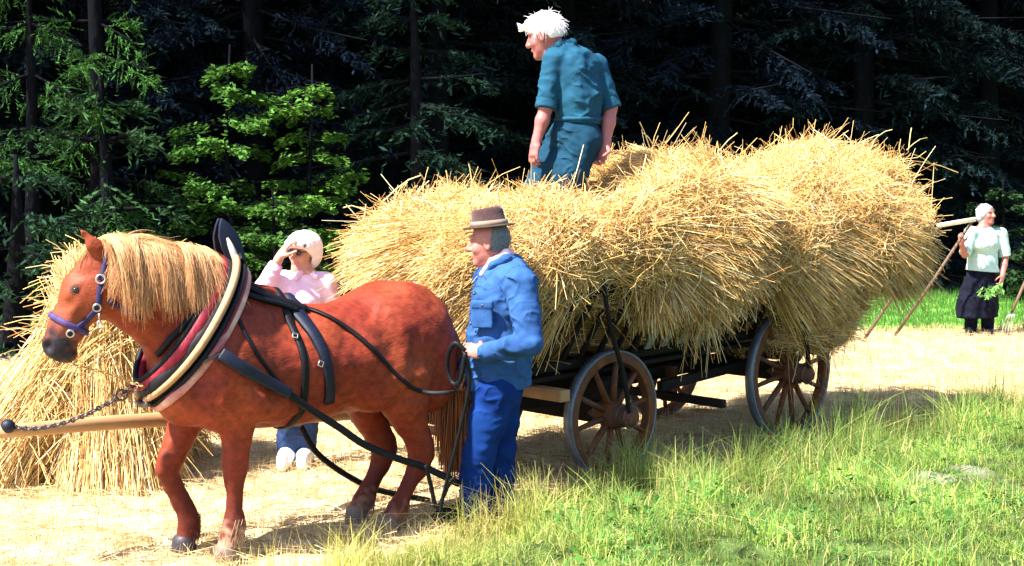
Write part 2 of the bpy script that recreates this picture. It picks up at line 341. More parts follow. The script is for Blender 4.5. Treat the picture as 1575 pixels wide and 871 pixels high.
def beech(seed, H, R, col, layers=9, per=7):
    """layered sprays of small leaves on thin limbs, with gaps between the layers"""
    r = np.random.default_rng(seed); parts = []; mb = MB(); mb.tube([(.04 * math.sin(z * 2), .05 * math.sin(z * 1.3), z) for z in np.linspace(-.3, H * .97, 9)], np.linspace(.06, .012, 9), 7)
    for li in range(layers):
        z = H * (.16 + .84 * (li + r.uniform(-.3, .3)) / layers); f = z / H; Rl = R * math.sin(min(1, .35 + .9 * (1 - f)) * 1.57) * (1.0 if f < .85 else .6)
        for i in range(per):
            az = r.uniform(0, 6.28); d = np.array((math.cos(az), math.sin(az), r.uniform(.0, .35))); base = np.array((0, 0, z - .1)); tip = base + d * Rl * r.uniform(.55, 1.1)
            mb.tube([base, (base + tip) / 2 + (0, 0, .04), tip], [.014, .009, .003], 4, False)
            n = int(170 * np.linalg.norm(tip - base)); s = r.uniform(.25, 1.08, n) ** .7; sdv = unit(np.cross(d, (0, 0, 1)))
            c = base + (tip - base) * s[:, None] + sdv * (r.normal(0, .15, (n, 1)) * (1.15 - s[:, None])) + np.array((0, 0, 1)) * r.normal(0, .035, (n, 1)) - np.array((0, 0, .12)) * (s[:, None] ** 2)
            a = d * r.uniform(.2, 1, (n, 1)) + sdv * r.normal(0, .7, (n, 1)) + np.array((0, 0, 1)) * r.normal(-.25, .25, (n, 1)); a /= np.linalg.norm(a, axis=1, keepdims=True)
            up = np.array((0, 0, 1.0)) + r.normal(0, .35, (n, 3)); b = np.cross(a, up); b /= np.linalg.norm(b, axis=1, keepdims=True)
            l = r.uniform(.06, .11, (n, 1)); V = np.stack([c - a * l * .5, c + b * l * .30, c + a * l * .5, c - b * l * .30], 1).reshape(-1, 3)
            parts.append((V, np.repeat(np.array(col) * (1 + .28 * r.normal(size=(n, 1))).clip(.4, 1.8), 4, 0)))
    return quads(parts), mb
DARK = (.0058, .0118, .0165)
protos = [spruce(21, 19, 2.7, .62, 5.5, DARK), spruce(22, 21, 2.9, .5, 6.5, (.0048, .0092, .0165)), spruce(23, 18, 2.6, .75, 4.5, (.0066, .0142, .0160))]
PM = []
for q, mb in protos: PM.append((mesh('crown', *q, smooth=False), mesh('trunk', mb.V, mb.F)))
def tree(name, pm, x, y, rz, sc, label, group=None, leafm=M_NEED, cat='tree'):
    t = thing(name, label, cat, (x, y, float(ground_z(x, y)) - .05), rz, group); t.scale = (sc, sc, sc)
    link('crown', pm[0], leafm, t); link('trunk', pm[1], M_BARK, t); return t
def edge_y(x): return 18.6 + .36 * (x + 6.4) + .4 * math.sin(x * .7)
rt = random.Random(5)
x = -13.0; k = 0
while x < 16:
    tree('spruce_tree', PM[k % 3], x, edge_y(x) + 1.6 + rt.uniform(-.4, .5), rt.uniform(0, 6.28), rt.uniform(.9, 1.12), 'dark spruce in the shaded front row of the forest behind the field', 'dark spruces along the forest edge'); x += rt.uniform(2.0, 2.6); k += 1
for row, (dy, st) in enumerate(((4.4, 2.8), (8., 3.4), (13., 4.4))):
    x = -15.0 - row * 2
    while x < 18 + row * 3:
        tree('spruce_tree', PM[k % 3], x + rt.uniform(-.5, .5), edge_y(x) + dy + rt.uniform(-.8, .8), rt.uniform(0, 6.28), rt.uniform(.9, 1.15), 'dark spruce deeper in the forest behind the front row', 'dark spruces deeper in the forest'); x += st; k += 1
def small(fn, *a):
    q, mb = fn(*a); return (mesh('crown', *q, smooth=False), mesh('trunk', mb.V, mb.F))
def put(name, pm, px, yy, label, leafm=M_LEAF, rz=0.0, group=None, cat='tree'):
    x = (px - 787.5) / FPX * yy; return tree(name, pm, x, yy, rz, 1.0, label, group, leafm, cat)
put('young_beech', small(beech, 31, 3.75, 1.15, (.060, .15, .024)), 355, 18.0, 'young beech with bright layered leaves above the neck of the horse')
put('young_beech', small(beech, 32, 3.55, .78, (.075, .175, .026), 10, 6), 478, 18.2, 'slim young beech with bright layered leaves behind the woman in the pink shirt', rz=2)
put('leafy_bush', small(beech, 33, 1.9, .9, (.05, .12, .022), 6, 7), 425, 17.2, 'low leafy bush filling the gap between the two young beeches', rz=1, cat='bush').update_tag()
put('larch_tree', small(larch, 41, 9.5, (.042, .115, .024)), 140, 17.6, 'feathery bright green larch drooping over the left stook', M_NEED)
put('larch_tree', small(larch, 42, 5.0, (.030, .080, .022)), 45, 17.2, 'shorter feathery larch at the left edge of the picture', M_NEED, 1.3)
put('young_spruce', small(lambda s: spruce(s, 3.4, 1.25, 1.0, .5, (.024, .058, .022), 1.0, .3), 43), 160, 17.2, 'small young spruce behind the left stook and the horse head', M_NEED)
put('young_spruce', small(lambda s: spruce(s, 5.2, 1.5, 1.0, .5, (.009, .022, .015), .9, .5), 44), 640, 19.6, 'middle sized young spruce with dull green tips behind the front of the straw load', M_NEED, .5)
put('young_spruce', small(lambda s: spruce(s, 2.3, 1.25, 1.0, .4, (.014, .034, .018), 1.2, .15), 45), 22, 15.6, 'low dark young spruce at the left edge just behind the stook', M_NEED, .8)
put('leafy_bush', small(beech, 34, 2.1, .8, (.018, .045, .015), 6, 5), 1545, 22.2, 'low leafy bush in the shade to the right of the standing woman', cat='bush', rz=.4)
# ================================================================== HORSE (local frame: X forward, Y its left = near side, Z up)
TH = math.radians(38); HF = np.array([-math.cos(TH), -math.sin(TH), 0]); HL = np.array([-HF[1], HF[0], 0])
HO = np.array([-1.159, 7.609, 0]); HRZ = math.atan2(HF[1], HF[0])
def h_loc(P): d = np.asarray(P) - HO; return np.array([d @ HF, d @ HL, d[2]])
def hp(px, py, Y):                       # sight line against a plane at lateral offset Y, in the horse's frame
    d = ray(px, py); t = (Y - (EYE - HO) @ HL) / (d @ HL); return h_loc(EYE + t * d)
def build_horse():
    S = Skin()
    # trunk
    S.ell((.40, 0, .995), (.36, .285, .335), .08); S.ell((.05, 0, .95), (.55, .315, .315), .08); S.ell((-.30, 0, .985), (.42, .305, .305), .08)
    S.ell((-.60, 0, 1.13), (.37, .215, .25), .08); S.ell((.30, 0, 1.20), (.32, .13, .20), .08)
    S.ell((.66, 0, .86), (.15, .14, .16), .08); S.ell((.70, 0, 1.05), (.13, .14, .24), .08)
    for y in (1, -1):
        S.ell((-.62, .12 * y, 1.04), (.31, .19, .32), .08); S.ell((-.77, .13 * y, .90), (.165, .135, .28), .08)
        S.ell((.47, .165 * y, .98), (.19, .135, .31), .08, ax=[[.94, 0, .34], [0, 1, 0], [-.34, 0, .94]])
        S.ell((.66, .10 * y, .90), (.13, .125, .16), .05); S.ell((.30, .235 * y, .80), (.20, .07, .10), .05); S.cap((.60, .20 * y, 1.10), (.40, .27 * y, .84), .05, .06, .05); S.cap((-.50, .235 * y, 1.12), (-.46, .27 * y, .86), .06, .07, .05)
        S.ell((-.36, .20 * y, .86), (.18, .11, .17), .07)          # flank and stifle
    # neck
    sd = (0, 1, 0)
    S.chain([((.42, 0, 1.13), .30), ((.66, 0, 1.30), .245), ((.88, -.01, 1.41), .19), ((1.03, -.03, 1.47), .135)], .08, sd, .62)
    # head, turned a little away from the viewer
    yaw = math.radians(-20); cy, sy = math.cos(yaw), math.sin(yaw); piv = np.array([1.0, 0, 0])
    def R(p):
        q = np.array(p, float) - piv; return piv + np.array([q[0] * cy - q[1] * sy, q[0] * sy + q[1] * cy, q[2]])
    hs = R((1, 1, 0)) - R((1, 0, 0)); fx = R((2, 0, 0)) - R((1, 0, 0))
    S.chain([(R((1.085, 0, 1.515)), .112), (R((1.155, 0, 1.40)), .112), (R((1.235, 0, 1.25)), .083), (R((1.29, 0, 1.155)), .070)], .03, hs, .70)
    S.ell(R((1.085, 0, 1.395)), (.10, .085, .115), .04, ax=[fx, hs, (0, 0, 1)])
    S.ell(R((1.295, 0, 1.145)), (.072, .060, .062), .03, ax=[fx, hs, (0, 0, 1)]); S.cap(R((1.235, .0, 1.105)), R((1.255, 0, 1.112)), .040, .038, .03)
    for y in (1, -1):
        S.ell(R((1.09, .066 * y, 1.39)), (.085, .028, .095), .03, ax=[fx, hs, (0, 0, 1)])             # cheek
        S.cap(R((1.185, .058 * y, 1.445)), R((1.225, .052 * y, 1.40)), .022, .016, .03)                 # eye ridge
        S.cap(R((1.19, .072 * y, 1.36)), R((1.27, .045 * y, 1.22)), .014, .012, .02)                    # cheek bone
        S.ell(R((1.335, .040 * y, 1.155)), (.022, .018, .026), .012, sub=True)                          # nostril
        S.cap(R((1.07, .055 * y, 1.575)), R((1.11, .075 * y, 1.64)), .026, .030, .02, hs, .6)
        S.cap(R((1.11, .075 * y, 1.64)), R((1.175, .080 * y, 1.725)), .030, .007, .012, hs, .5)
        S.ell(R((1.155, .093 * y, 1.665)), (.018, .018, .040), .010, sub=True)
    # near fore: planted; far fore: stepping forward
    S.chain([((.46, .16, .92), .13), ((.44, .165, .76), .100), ((.452, .165, .54), .066), ((.456, .165, .49), .064), ((.462, .16, .41), .047), ((.468, .16, .22), .046), ((.470, .16, .165), .060)], .03)
    S.chain([((.470, .16, .165), .058), ((.505, .16, .075), .056)], .02)
    S.chain([((.50, -.15, .92), .13), ((.53, -.155, .76), .10), ((.675, -.15, .50), .066), ((.69, -.15, .45), .064), ((.665, -.15, .37), .046), ((.585, -.15, .20), .044), ((.57, -.15, .15), .057)], .03)
    S.chain([((.565, -.15, .15), .055), ((.590, -.15, .075), .054)], .02)
    # hind legs reach forward under the body
    S.chain([((-.56, .17, .86), .17), ((-.56, .18, .74), .135), ((-.675, .165, .48), .074), ((-.69, .16, .41), .066), ((-.665, .16, .33), .052), ((-.545, .16, .15), .050), ((-.53, .16, .125), .060)], .03)
    S.cap((-.73, .16, .47), (-.735, .16, .43), .036, .034, .03); S.chain([((-.53, .16, .125), .058), ((-.485, .16, .075), .056)], .02)
    S.chain([((-.54, -.16, .86), .17), ((-.50, -.17, .74), .13), ((-.62, -.15, .46), .074), ((-.64, -.15, .39), .066), ((-.615, -.15, .31), .052), ((-.525, -.15, .15), .050), ((-.51, -.15, .125), .060)], .03)
    S.cap((-.68, -.15, .45), (-.685, -.15, .41), .036, .034, .03); S.chain([((-.51, -.15, .125), .058), ((-.47, -.15, .075), .056)], .02)
    w1 = Waves(.30, 10, 3); w2 = Waves(.09, 10, 4)
    def disp(P): return .0045 * w1(P) + .0012 * w2(P)
    cw = Waves(.065, 16, 5); cw2 = Waves(.45, 10, 6)
    nose = R((1.29, 0, 1.13)); ll = np.array
    def colfn(V):
        c = np.tile(np.array((.175, .027, .0115)), (len(V), 1)); n = cw(V)[:, None]; n2 = cw2(V)[:, None]
        c = c * (1 + .12 * n * (np.abs(V[:, :1]) < .95)) * (1 + .07 * n2); c[:, 1] *= (1 + .08 * n2[:, 0])
        def mixc(w, t):
            nonlocal c; w = np.clip(w, 0, 1)[:, None]; c = c * (1 - w) + np.array(t) * w
        z = V[:, 2]; x = V[:, 0]
        mixc((.62 - z) / .35 * (x < .8), (.085, .0145, .009))                               # legs redder brown
        mixc((.20 - z + .03 * n[:, 0]) / .08 * .8 * (x > -.2) * (V[:, 1] > 0), (.30, .18, .115))      # pale feather, near fore
        mixc((.17 - z + .03 * n[:, 0]) / .08 * .6 * (x < -.2), (.22, .115, .08))
        mixc((.30 - np.linalg.norm((V - nose) * (1, 1, 1.0), axis=1)) / .10 * (x > .9) * .25, (.30, .10, .06))
        d = np.linalg.norm(V - nose, axis=1); mixc((.150 + .012 * n[:, 0] - d) / .07 * (x > 1.05), (.014, .012, .018))
        mixc((x - .95) / .1 * .35 * (z > 1.3), (.20, .042, .016))
        for y in (1, -1):
            e = np.linalg.norm(V - R((1.20, .078 * y, 1.425)), axis=1); mixc((.034 - e) / .012 * .8, (.06, .02, .012))
        return c
    V, Q = S.poly(.0115, disp, 2); return V, Q, colfn(V), R
hV, hQ, hC, HR = build_horse()
horse = thing('horse', 'flaxen-maned chestnut draught horse standing in harness in front of the loaded cart', 'horse', HO, HRZ)
M_COAT = mat('coat', attr=True, rough=.55, spec=.16, noise=(85, .26), bump=(110, .5), stretch=(.4, 1, .8), bdist=.005)
link('body', mesh('body', hV, hQ, hC), M_COAT, horse)
BV = BVHTree.FromPolygons([Vector(v) for v in hV], [tuple(map(int, q)) for q in hQ])
Rz = np.stack([HF, HL, np.array([0, 0, 1.0])])             # world -> horse frame
def hit(px, py):
    o = Rz @ (EYE - HO); d = unit(Rz @ ray(px, py)); p, n, i, t = BV.ray_cast(Vector(o), Vector(d))
    return (None, None) if p is None else (np.array(p), np.array(n))
def probe(o, d):
    p, n, i, t = BV.ray_cast(Vector(o), Vector(unit(d))); return (None, None) if p is None else (np.array(p), np.array(n))
M_EYE = mat('eye_dark', (.012, .008, .006), rough=.12, spec=.6)
M_HOOF = mat('hoof_dark', (.035, .03, .035), rough=.5, noise=(30, .3)); M_HOOFP = mat('hoof_pale', (.16, .11, .085), rough=.6, noise=(30, .3))
for y in (1, -1):
    mb = MB(); mb.lathe(HR((1.195, .071 * y, 1.425)), (0, 0, 1), [(.0, -.014), (.012, -.011), (.0195, -.006), (.021, 0), (.0195, .006), (.012, .011), (0, .014)], 12); mb.build('eye', M_EYE, horse, True)
for (x, y, m, g) in ((.512, .16, M_HOOFP, 0), (.600, -.15, M_HOOF, 0.0), (-.475, .16, M_HOOFP, 0), (-.46, -.15, M_HOOFP, 0)):
    mb = MB(); mb.lathe((x, y, 0), (0.12, 0, 1), [(.074, .0), (.073, .012), (.062, .06), (.054, .085), (.03, .10)], 18, sx=1.0, sy=.93); mb.build('hoof', m, horse, True)
# ---- mane, forelock, tail, feather: strands laid over the skin
def fall(root, d0, L, off, S=9, drift=(0, 0, 0), stiff=.75):
    p = np.array(root, float); d = unit(d0); out = [p.copy()]; st = L / (S - 1)
    for i in range(S - 1):
        d = unit(d * stiff + np.array((0, 0, -1.0)) * (1 - stiff) + np.array(drift) * .1); p = p + d * st
        q, n, fi, dist = BV.find_nearest(Vector(p))
        q = np.array(q); n = np.array(n); s = (p - q) @ n
        if s < off: p2 = q + n * off; d = unit(p2 - out[-1]); p = p2
        out.append(p.copy())
    return out
crest = smoothpath([(1.09, -.03, 1.60), (1.0, -.02, 1.64), (.86, -.01, 1.625), (.70, 0, 1.555), (.56, 0, 1.475), (.44, 0, 1.42)], 12)
P = []; Rr = []; Cc = []; SS = np.linspace(0, 1, 13)
def lock(root, d0, L, off, drift, stiff, n, spread, tanv, base):
    c = np.array(fall(root, d0, L, off, 13, drift, stiff)); lk = rng.uniform(.85, 1.15)
    for _ in range(n):
        w = .78 * SS ** 1.1; o = np.array(tanv) * rng.normal(0, spread) + rng.normal(0, .006, 3); ph = rng.uniform(0, 6.28); dv = rng.normal(0, .016, 3)
        ln = rng.uniform(.45, 1.12); q = np.stack([np.interp(SS * ln, SS, c[:, k]) if ln <= 1 else c[:, k] + (SS * (ln - 1) * L) * (k == 2) * -1 for k in range(3)], 1)
        pth = q + o * (1 - w)[:, None] + dv * (SS ** 1.5)[:, None] + (.004 * np.sin(SS * 9 + ph) * SS)[:, None] * np.array(tanv); P.append(pth)
        Rr.append(np.linspace(1, .35, 13) * rng.uniform(.0008, .0016)); k_ = rng.uniform(.75, 1.25) * lk
        u = rng.uniform(); col = np.array(base if u < .66 else ((.46, .16, .045) if u < .80 else (.92, .66, .36))) * k_; Cc.append(col)
NL = 150
for i in range(NL):
    t = .05 + .80 * (i + rng.uniform()) / NL; ci = min(int(t * (len(crest) - 1)), len(crest) - 2); c = crest[ci]; tv = unit(crest[ci + 1] - crest[ci]); near = i % 5 != 4; y = 1 if near else -1
    q, n = probe((c[0], c[1] + .008 * y, 2.2), (0, 0, -1))
    if q is None: continue
    L = (rng.uniform(.26, .44) if near else rng.uniform(.2, .34)) * (1 - .40 * max(0, t - .7) / .3)
    lock(q + np.array((0, 0, .016 + .014 * rng.uniform())), (rng.normal(-.10, .18), y * rng.uniform(.75, 1.0), rng.uniform(.05, .35)), L, .012 + .030 * rng.uniform() ** 1.5, (rng.normal(.25 if t > .25 else -.45, .35), 0, 0), .72, 84, .018, tv, (.86, .52, .23))
for i in range(34):        # hair lying back along the crest
    t = rng.uniform(0, .5); ci = int(t * (len(crest) - 2)); c = crest[ci]; tv = unit(crest[ci + 1] - crest[ci]); q, n = probe((c[0], c[1] + rng.uniform(-.02, .03), 2.2), (0, 0, -1))
    if q is not None: lock(q + np.array((0, 0, .02)), tv + np.array((0, rng.uniform(.1, .45), .12)), rng.uniform(.28, .48), .028 + .014 * rng.uniform(), (-.5, 0, 0), .80, 26, .012, (0, 1, 0), (.90, .58, .26))
for i in range(7):         # forelock, swept to the sides
    lock(HR((1.075, rng.normal(0, .02), 1.635)), np.array(HR((1.10, rng.uniform(.2, 1), 1.68))) - np.array(HR((1.0, 0, 1.63))), rng.uniform(.14, .24), .010, (.2, 0, 0), .70, 22, .012, (0, 1, 0), (.74, .46, .18))
V, F, I = strands(np.array(P), np.array(Rr)); M_HAIR = mat('flaxen_hair', attr=True, rough=.38, spec=.45, trans=.15)
ms = np.tile(np.repeat(SS, 3), len(P))[:, None]; mc = np.array(Cc)[I]; link('mane', mesh('mane', V, F, mc * (1 - .62 * ms) + np.array((.42, .14, .04)) * .62 * ms), M_HAIR, horse)
P = []; Rr = []; Cc = []
for i in range(480):
    r0 = np.array((-.93 + rng.normal(0, .012), rng.normal(0, .026), 1.13 + rng.normal(0, .02))); L = rng.uniform(.65, .92); S = 11; s = np.linspace(0, 1, S)
    sp = rng.normal(0, 1, 2); pth = np.stack([r0[0] - .085 * np.sin(np.minimum(s * 4, 1.57)) - .02 * s + sp[0] * .05 * s, r0[1] + .03 * s + sp[1] * .040 * np.sin(s * 2.2), r0[2] + .03 * np.sin(s * 6) * (s < .4) - L * s ** 1.08], 1)
    P.append(pth); Rr.append(np.sin(np.clip(s * .9 + .1, 0, 1) * 3.0) * .3 * .006 + .003); Cc.append(np.array((.42, .13, .040)) * rng.uniform(.6, 1.3))
V, F, I = strands(np.array(P), np.array(Rr)); link('tail', mesh('tail', V, F, np.array(Cc)[I]), M_HAIR, horse)
for (x, y, z, n, c) in ((.462, .16, .17, 170, (.44, .27, .17)), (.56, -.15, .15, 90, (.20, .07, .045)), (-.545, .16, .14, 150, (.32, .16, .10)), (-.525, -.15, .14, 130, (.32, .17, .11))):
    P = []; Rr = []; Cc = []
    for i in range(n):
        a = rng.normal(math.pi, 1.1); r = .050; s = np.linspace(0, 1, 6); L = rng.uniform(.05, .11)
        P.append(np.stack([x + r * math.cos(a) + s * L * (.10 * math.cos(a) + .38), y + r * math.sin(a) + s * L * .10 * math.sin(a), z + rng.uniform(-.06, .05) - s * L], 1)); Rr.append(np.linspace(1, .2, 6) * .0021); Cc.append(np.array(c) * rng.uniform(.7, 1.2))
    V, F, I = strands(np.array(P), np.array(Rr)); V[:, 2] = np.maximum(V[:, 2], .005); link('feather', mesh('feather', V, F, np.array(Cc)[I]), M_HAIR, horse)
# ---- straps
def strap_mb(mb, pts, nrm, w, th):
    pts = np.array(pts, float); nrm = np.array(nrm, float); T = np.gradient(pts, axis=0); k = len(mb.V); V = []; n = len(pts); w = np.broadcast_to(w, (n,))
    for p, q, t, ww in zip(pts, nrm, T, w):
        t = unit(t); q = unit(q - t * (q @ t)); s = np.cross(t, q)
        for a, b in ((-.5, 0), (.5, 0), (.42, 1), (-.42, 1)): V.append(p + s * a * ww + q * b * th)
    F = [(i * 4 + j, i * 4 + (j + 1) % 4, i * 4 + 4 + (j + 1) % 4, i * 4 + 4 + j) for i in range(n - 1) for j in range(4)] + [(3, 2, 1, 0), tuple(range(4 * n - 4, 4 * n))]
    mb.add(V, F)
def on_skin(px, off=.006, Y=None, n=6):
    """points of a strap along picture points: on the horse where the sight line meets it, else on the plane Y"""
    Q = smoothpath([(a, b, 0) for a, b in px], n)[:, :2]; pts = []; nr = []
    for a, b in Q:
        p, q = hit(a, b)
        if p is None:
            p = hp(a, b, Y if Y is not None else .25); q = np.array((0, 1.0, 0)); pts.append(p)
        else: pts.append(p + q * off)
        nr.append(q)
    pts = np.array(pts); nr = np.array(nr)
    for _ in range(3):
        pts[1:-1] = .25 * pts[:-2] + .5 * pts[1:-1] + .25 * pts[2:]; nr[1:-1] = .25 * nr[:-2] + .5 * nr[1:-1] + .25 * nr[2:]
    for i in range(len(pts)):
        q, n_, fi, dist = BV.find_nearest(Vector(pts[i])); s = (pts[i] - np.array(q)) @ np.array(n_)
        if s < off: pts[i] = np.array(q) + np.array(n_) * off
    return pts, nr
M_LEATH = mat('black_leather', (.0032, .0036, .006), rough=.6, spec=.2, noise=(30, .4), bump=(90, .15))
M_LEATHB = mat('blue_black_leather', (.0055, .0080, .021), rough=.55, spec=.25, noise=(24, .4), bump=(90, .15))
M_REDL = mat('red_leather', (.20, .011, .026), rough=.5, noise=(18, .35), bump=(60, .2)); M_PADW = mat('pad_felt', (.50, .30, .26), rough=.9, noise=(9, .5), bump=(60, .6), tint=(.30, .030, .055))
M_HAME = mat('hame_wood', (.36, .20, .10), rough=.6, noise=(16, .3), bump=(50, .15)); M_STEEL = mat('steel', (.45, .43, .40), rough=.35, metal=.9, noise=(30, .3)); M_IRON = mat('dark_iron', (.10, .085, .085), rough=.5, metal=.8, noise=(40, .4))
M_BLUEW = mat('blue_webbing', (.020, .018, .070), rough=.7, noise=(40, .3))
harn = thing('horse_harness', 'black leather draught harness with red padded wooden collar worn by the chestnut horse', 'harness', HO, HRZ)
# collar: rings round the base of the neck
CT = np.array((.40, 0, 1.515)); CB = np.array((.845, 0, .885)); CC = (CT + CB) / 2; e1 = unit(CT - CB); eY = np.array((0, 1.0, 0)); eN = np.cross(eY, e1); eN = eN if eN[0] > 0 else -eN
ha = np.linalg.norm(CT - CB) / 2
def collar_pt(a, grow, off, width=.222):
    s, c = math.sin(a), math.cos(a); wv = (width + grow) * s * (1 - .03 * c) * (1 - .28 * max(0, -c) ** 3); return CC + e1 * (ha + grow) * c + eY * wv + eN * off
def clear(p, off):
    q, n_, fi, dist = BV.find_nearest(Vector(p)); q = np.array(q); n_ = np.array(n_); s_ = (p - q) @ n_
    return p if s_ > off else q + n_ * off
def collar_ring(name, m, grow, off, r, asp=1.0, a0=0, a1=2 * math.pi, parent=harn, n=56):
    mb = MB(); P = [clear(collar_pt(a, grow, off), r * .45) for a in np.linspace(a0, a1, n)]; mb.tube(P, r, 10, True, asp, side=eN); return mb.build(name, m, parent, True)
pad = collar_ring('collar_pad', M_REDL, -.012, .050, .030, 1.25); collar_ring('collar_rim', M_LEATH, -.020, .088, .015, 1.0, parent=pad)
collar_ring('collar_body', M_LEATH, .0, -.010, .040, 1.5); collar_ring('collar_felt', M_PADW, .026, -.076, .021, 1.2); collar_ring('collar_edge', M_REDL, .026, -.060, .020, 1.0); 
for y, s in ((1, 1), (-1, -1)):
    a = np.linspace(.10, 2.95, 44); P = [collar_pt(t, .052, .016) * np.array((1, s, 1)) for t in a]
    mb = MB(); mb.tube(P, np.interp(a, [0, .4, 1.5, 2.95], [.018, .022, .021, .016]), 10, True, .95, side=eN); hm = mb.build('hame', M_HAME, harn, True)
    mb = MB(); mb.tube([collar_pt(t, .056, -.030) * np.array((1, s, 1)) for t in a], .015, 8, True, .9, side=eN); mb.build('hame_edge', M_LEATH, hm, True)
    # pointed blue-black plate of the hame above the collar
    b0 = collar_pt(.22, .05, .0) * np.array((1, s, 1)); tip = np.array((.452, .036 if s > 0 else .006, 1.755)); ax = unit(tip - b0); L = np.linalg.norm(tip - b0) + .08; b0 = b0 - ax * .08
    sd = unit(np.cross(ax, (0, 1, 0))); V = []; prof = [(0, .030), (.25, .044), (.5, .056), (.72, .050), (.9, .024), (1, .002)]
    for t, w in prof:
        for i, j in ((-1, -1), (1, -1), (1, 1), (-1, 1)): V.append(b0 + ax * L * t + sd * w * i + eY * .010 * j)
    F = [(i * 4 + k, i * 4 + (k + 1) % 4, i * 4 + 4 + (k + 1) % 4, i * 4 + 4 + k) for i in range(len(prof) - 1) for k in range(4)] + [(3, 2, 1, 0), tuple(range(len(V) - 4, len(V)))]
    mb = MB(); mb.add(V, F); pl = mb.build('hame_plate', M_LEATHB, hm, False, .004)
    mb = MB(); mb.tube([b0 + ax * L * t + eY * s * .011 - sd * .012 for t in np.linspace(.06, .66, 8)], [.012, .017, .019, .019, .018, .016, .012, .004], 8, True, 1.0); mb.build('hame_inlay', mat('hame_inlay', (.80, .66, .50), rough=.5, noise=(20, .2)), hm, True)
mb = MB(); mb.tube([collar_pt(t, .075, .0) for t in np.linspace(-.42, .42, 16)], .012, 8); mb.build('hame_strap', M_LEATH, harn, True)
mb = MB(); mb.tube([collar_pt(t, .07, .0) for t in np.linspace(2.85, 3.43, 12)], .016, 8); mb.build('hame_buckle', M_IRON, harn, True)
def strap(name, m, px, w, th=.008, off=.004, Y=None, par=harn):
    pts, nr = on_skin(px, off, Y); mb = MB(); strap_mb(mb, pts, nr, w, th); return mb.build(name, m, par)
# black strap lying on the neck just in front of the collar
strap('neck_strap', M_LEATH, [(243, 545), (262, 522), (290, 492), (318, 452), (340, 415)], .034, .010, .012, .1)
# bands round the trunk, cut from slices of the body
def band(name, m, x_top, x_bot, w, th=.010, a0=-math.pi, a1=math.pi, wt=None, n=60, off=.004):
    pts = []; nr = []
    for a in np.linspace(a0, a1, n):
        x = x_top + (x_bot - x_top) * (1 - math.cos(a)) / 2; c = np.array((x, 0, .97)); d = np.array((0, math.sin(a), math.cos(a)))
        p, q = probe(c + d * .75, -d)
        if p is None: continue
        if abs(p[1]) > .36: p[1] = math.copysign(.32, p[1])
        pts.append(p + d * off); nr.append(d)
    pts = np.array(pts); nr = np.array(nr)
    for _ in range(2): pts[1:-1] = .25 * pts[:-2] + .5 * pts[1:-1] + .25 * pts[2:]
    mb = MB(); strap_mb(mb, pts + nr * 0, nr, w if wt is None else wt(np.linspace(a0, a1, len(pts))), th); return mb.build(name, m, harn)
XG = hit(455, 550)[0][0]; XS = hit(488, 570)[0][0]; XT = hit(430, 470)[0][0]
band('girth', M_LEATH, XT - .03, XG - .05, .042)
band('saddle_pad', M_LEATHB, XT - .10, XS - .13, .08, .016, -2.2, 2.2, lambda a: .058 + .034 * np.cos(a * .9) ** 2 * (np.abs(a) > .2) + .0)
strap('back_strap', M_LEATH, [(360, 432), (385, 445), (410, 458), (432, 466), (470, 478)], .05, .018, .006, .05)
strap('back_strap', M_LEATH, [(372, 452), (400, 463), (430, 470), (455, 480)], .03, .014, .012, .12)
strap('trace_carrier', M_LEATH, [(352, 440), (366, 490), (385, 530), (407, 562), (432, 592)], .020, .007, .006, .25)
for (a, b) in ((452, 520), (490, 560), (440, 606)):
    p, n = hit(a, b)
    if p is not None: mb = MB(); mb.ring(p + n * .022, n, .019, .004, 4, 6); mb.build('buckle', M_STEEL, harn)
# near trace: thick padded front, then a strap hanging past the hind legs to the whippletree
pts, nr = on_skin([(338, 546), (365, 562), (400, 583), (440, 606)], .02, .28); mb = MB(); strap_mb(mb, pts, nr, np.linspace(.075, .062, len(pts)), .034); tr = mb.build('trace', M_LEATHB, harn, False, .008)
p0 = pts[-1]; pp = [p0] + [hp(a, b, .31) for a, b in ((480, 632), (520, 657), (560, 684), (610, 705), (655, 720), (705, 744))]; pp = smoothpath(pp, 6)
mb = MB(); strap_mb(mb, pp, np.tile((0, 1.0, .25), (len(pp), 1)), .040, .014); mb.build('trace', M_LEATH, harn)
mb = MB(); mb.tube(smoothpath([collar_pt(1.95, .055, -.03), pts[0]], 4), .012, 8); mb.build('trace_hook', M_IRON, harn, True)
pp = smoothpath([hp(a, b, -.30) for a, b in ((462, 655), (482, 690), (505, 712), (540, 735), (582, 754), (660, 770))], 6); mb = MB(); mb.tube(pp, .018, 8); mb.build('trace', M_LEATH, harn, True)
# rein from the pad over the flank back to the driver's hand
pts, nr = on_skin([(430, 468), (470, 476), (500, 487), (540, 510), (575, 540), (605, 573), (630, 595)], .010, .25)
pp = np.vstack([pts, smoothpath([pts[-1], hp(648, 602, .33), hp(672, 605, .40), hp(700, 600, .52), hp(706, 575, .62), hp(716, 542, .70)], 5)[1:]])
mb = MB(); nn = np.vstack([nr, np.tile((0, 1.0, .2), (len(pp) - len(nr), 1))]); strap_mb(mb, pp, nn, .024, .006); mb.build('rein', M_LEATH, harn)
pp = smoothpath([hp(716, 540, .70), hp(700, 528, .66), hp(690, 545, .60), hp(689, 570, .57), hp(697, 590, .6), hp(708, 585, .66), hp(716, 542, .70)], 6); mb = MB(); mb.tube(pp, .013, 8); mb.build('rein', M_LEATH, harn, True)
pp = smoothpath([hp(716, 545, .70), hp(722, 590, .69), hp(703, 680, .66), hp(682, 760, .62), hp(677, 790, .62)], 6); mb = MB(); strap_mb(mb, pp, np.tile((0, 1.0, 0), (len(pp), 1)), .022, .006); mb.build('rein', M_LEATH, harn)
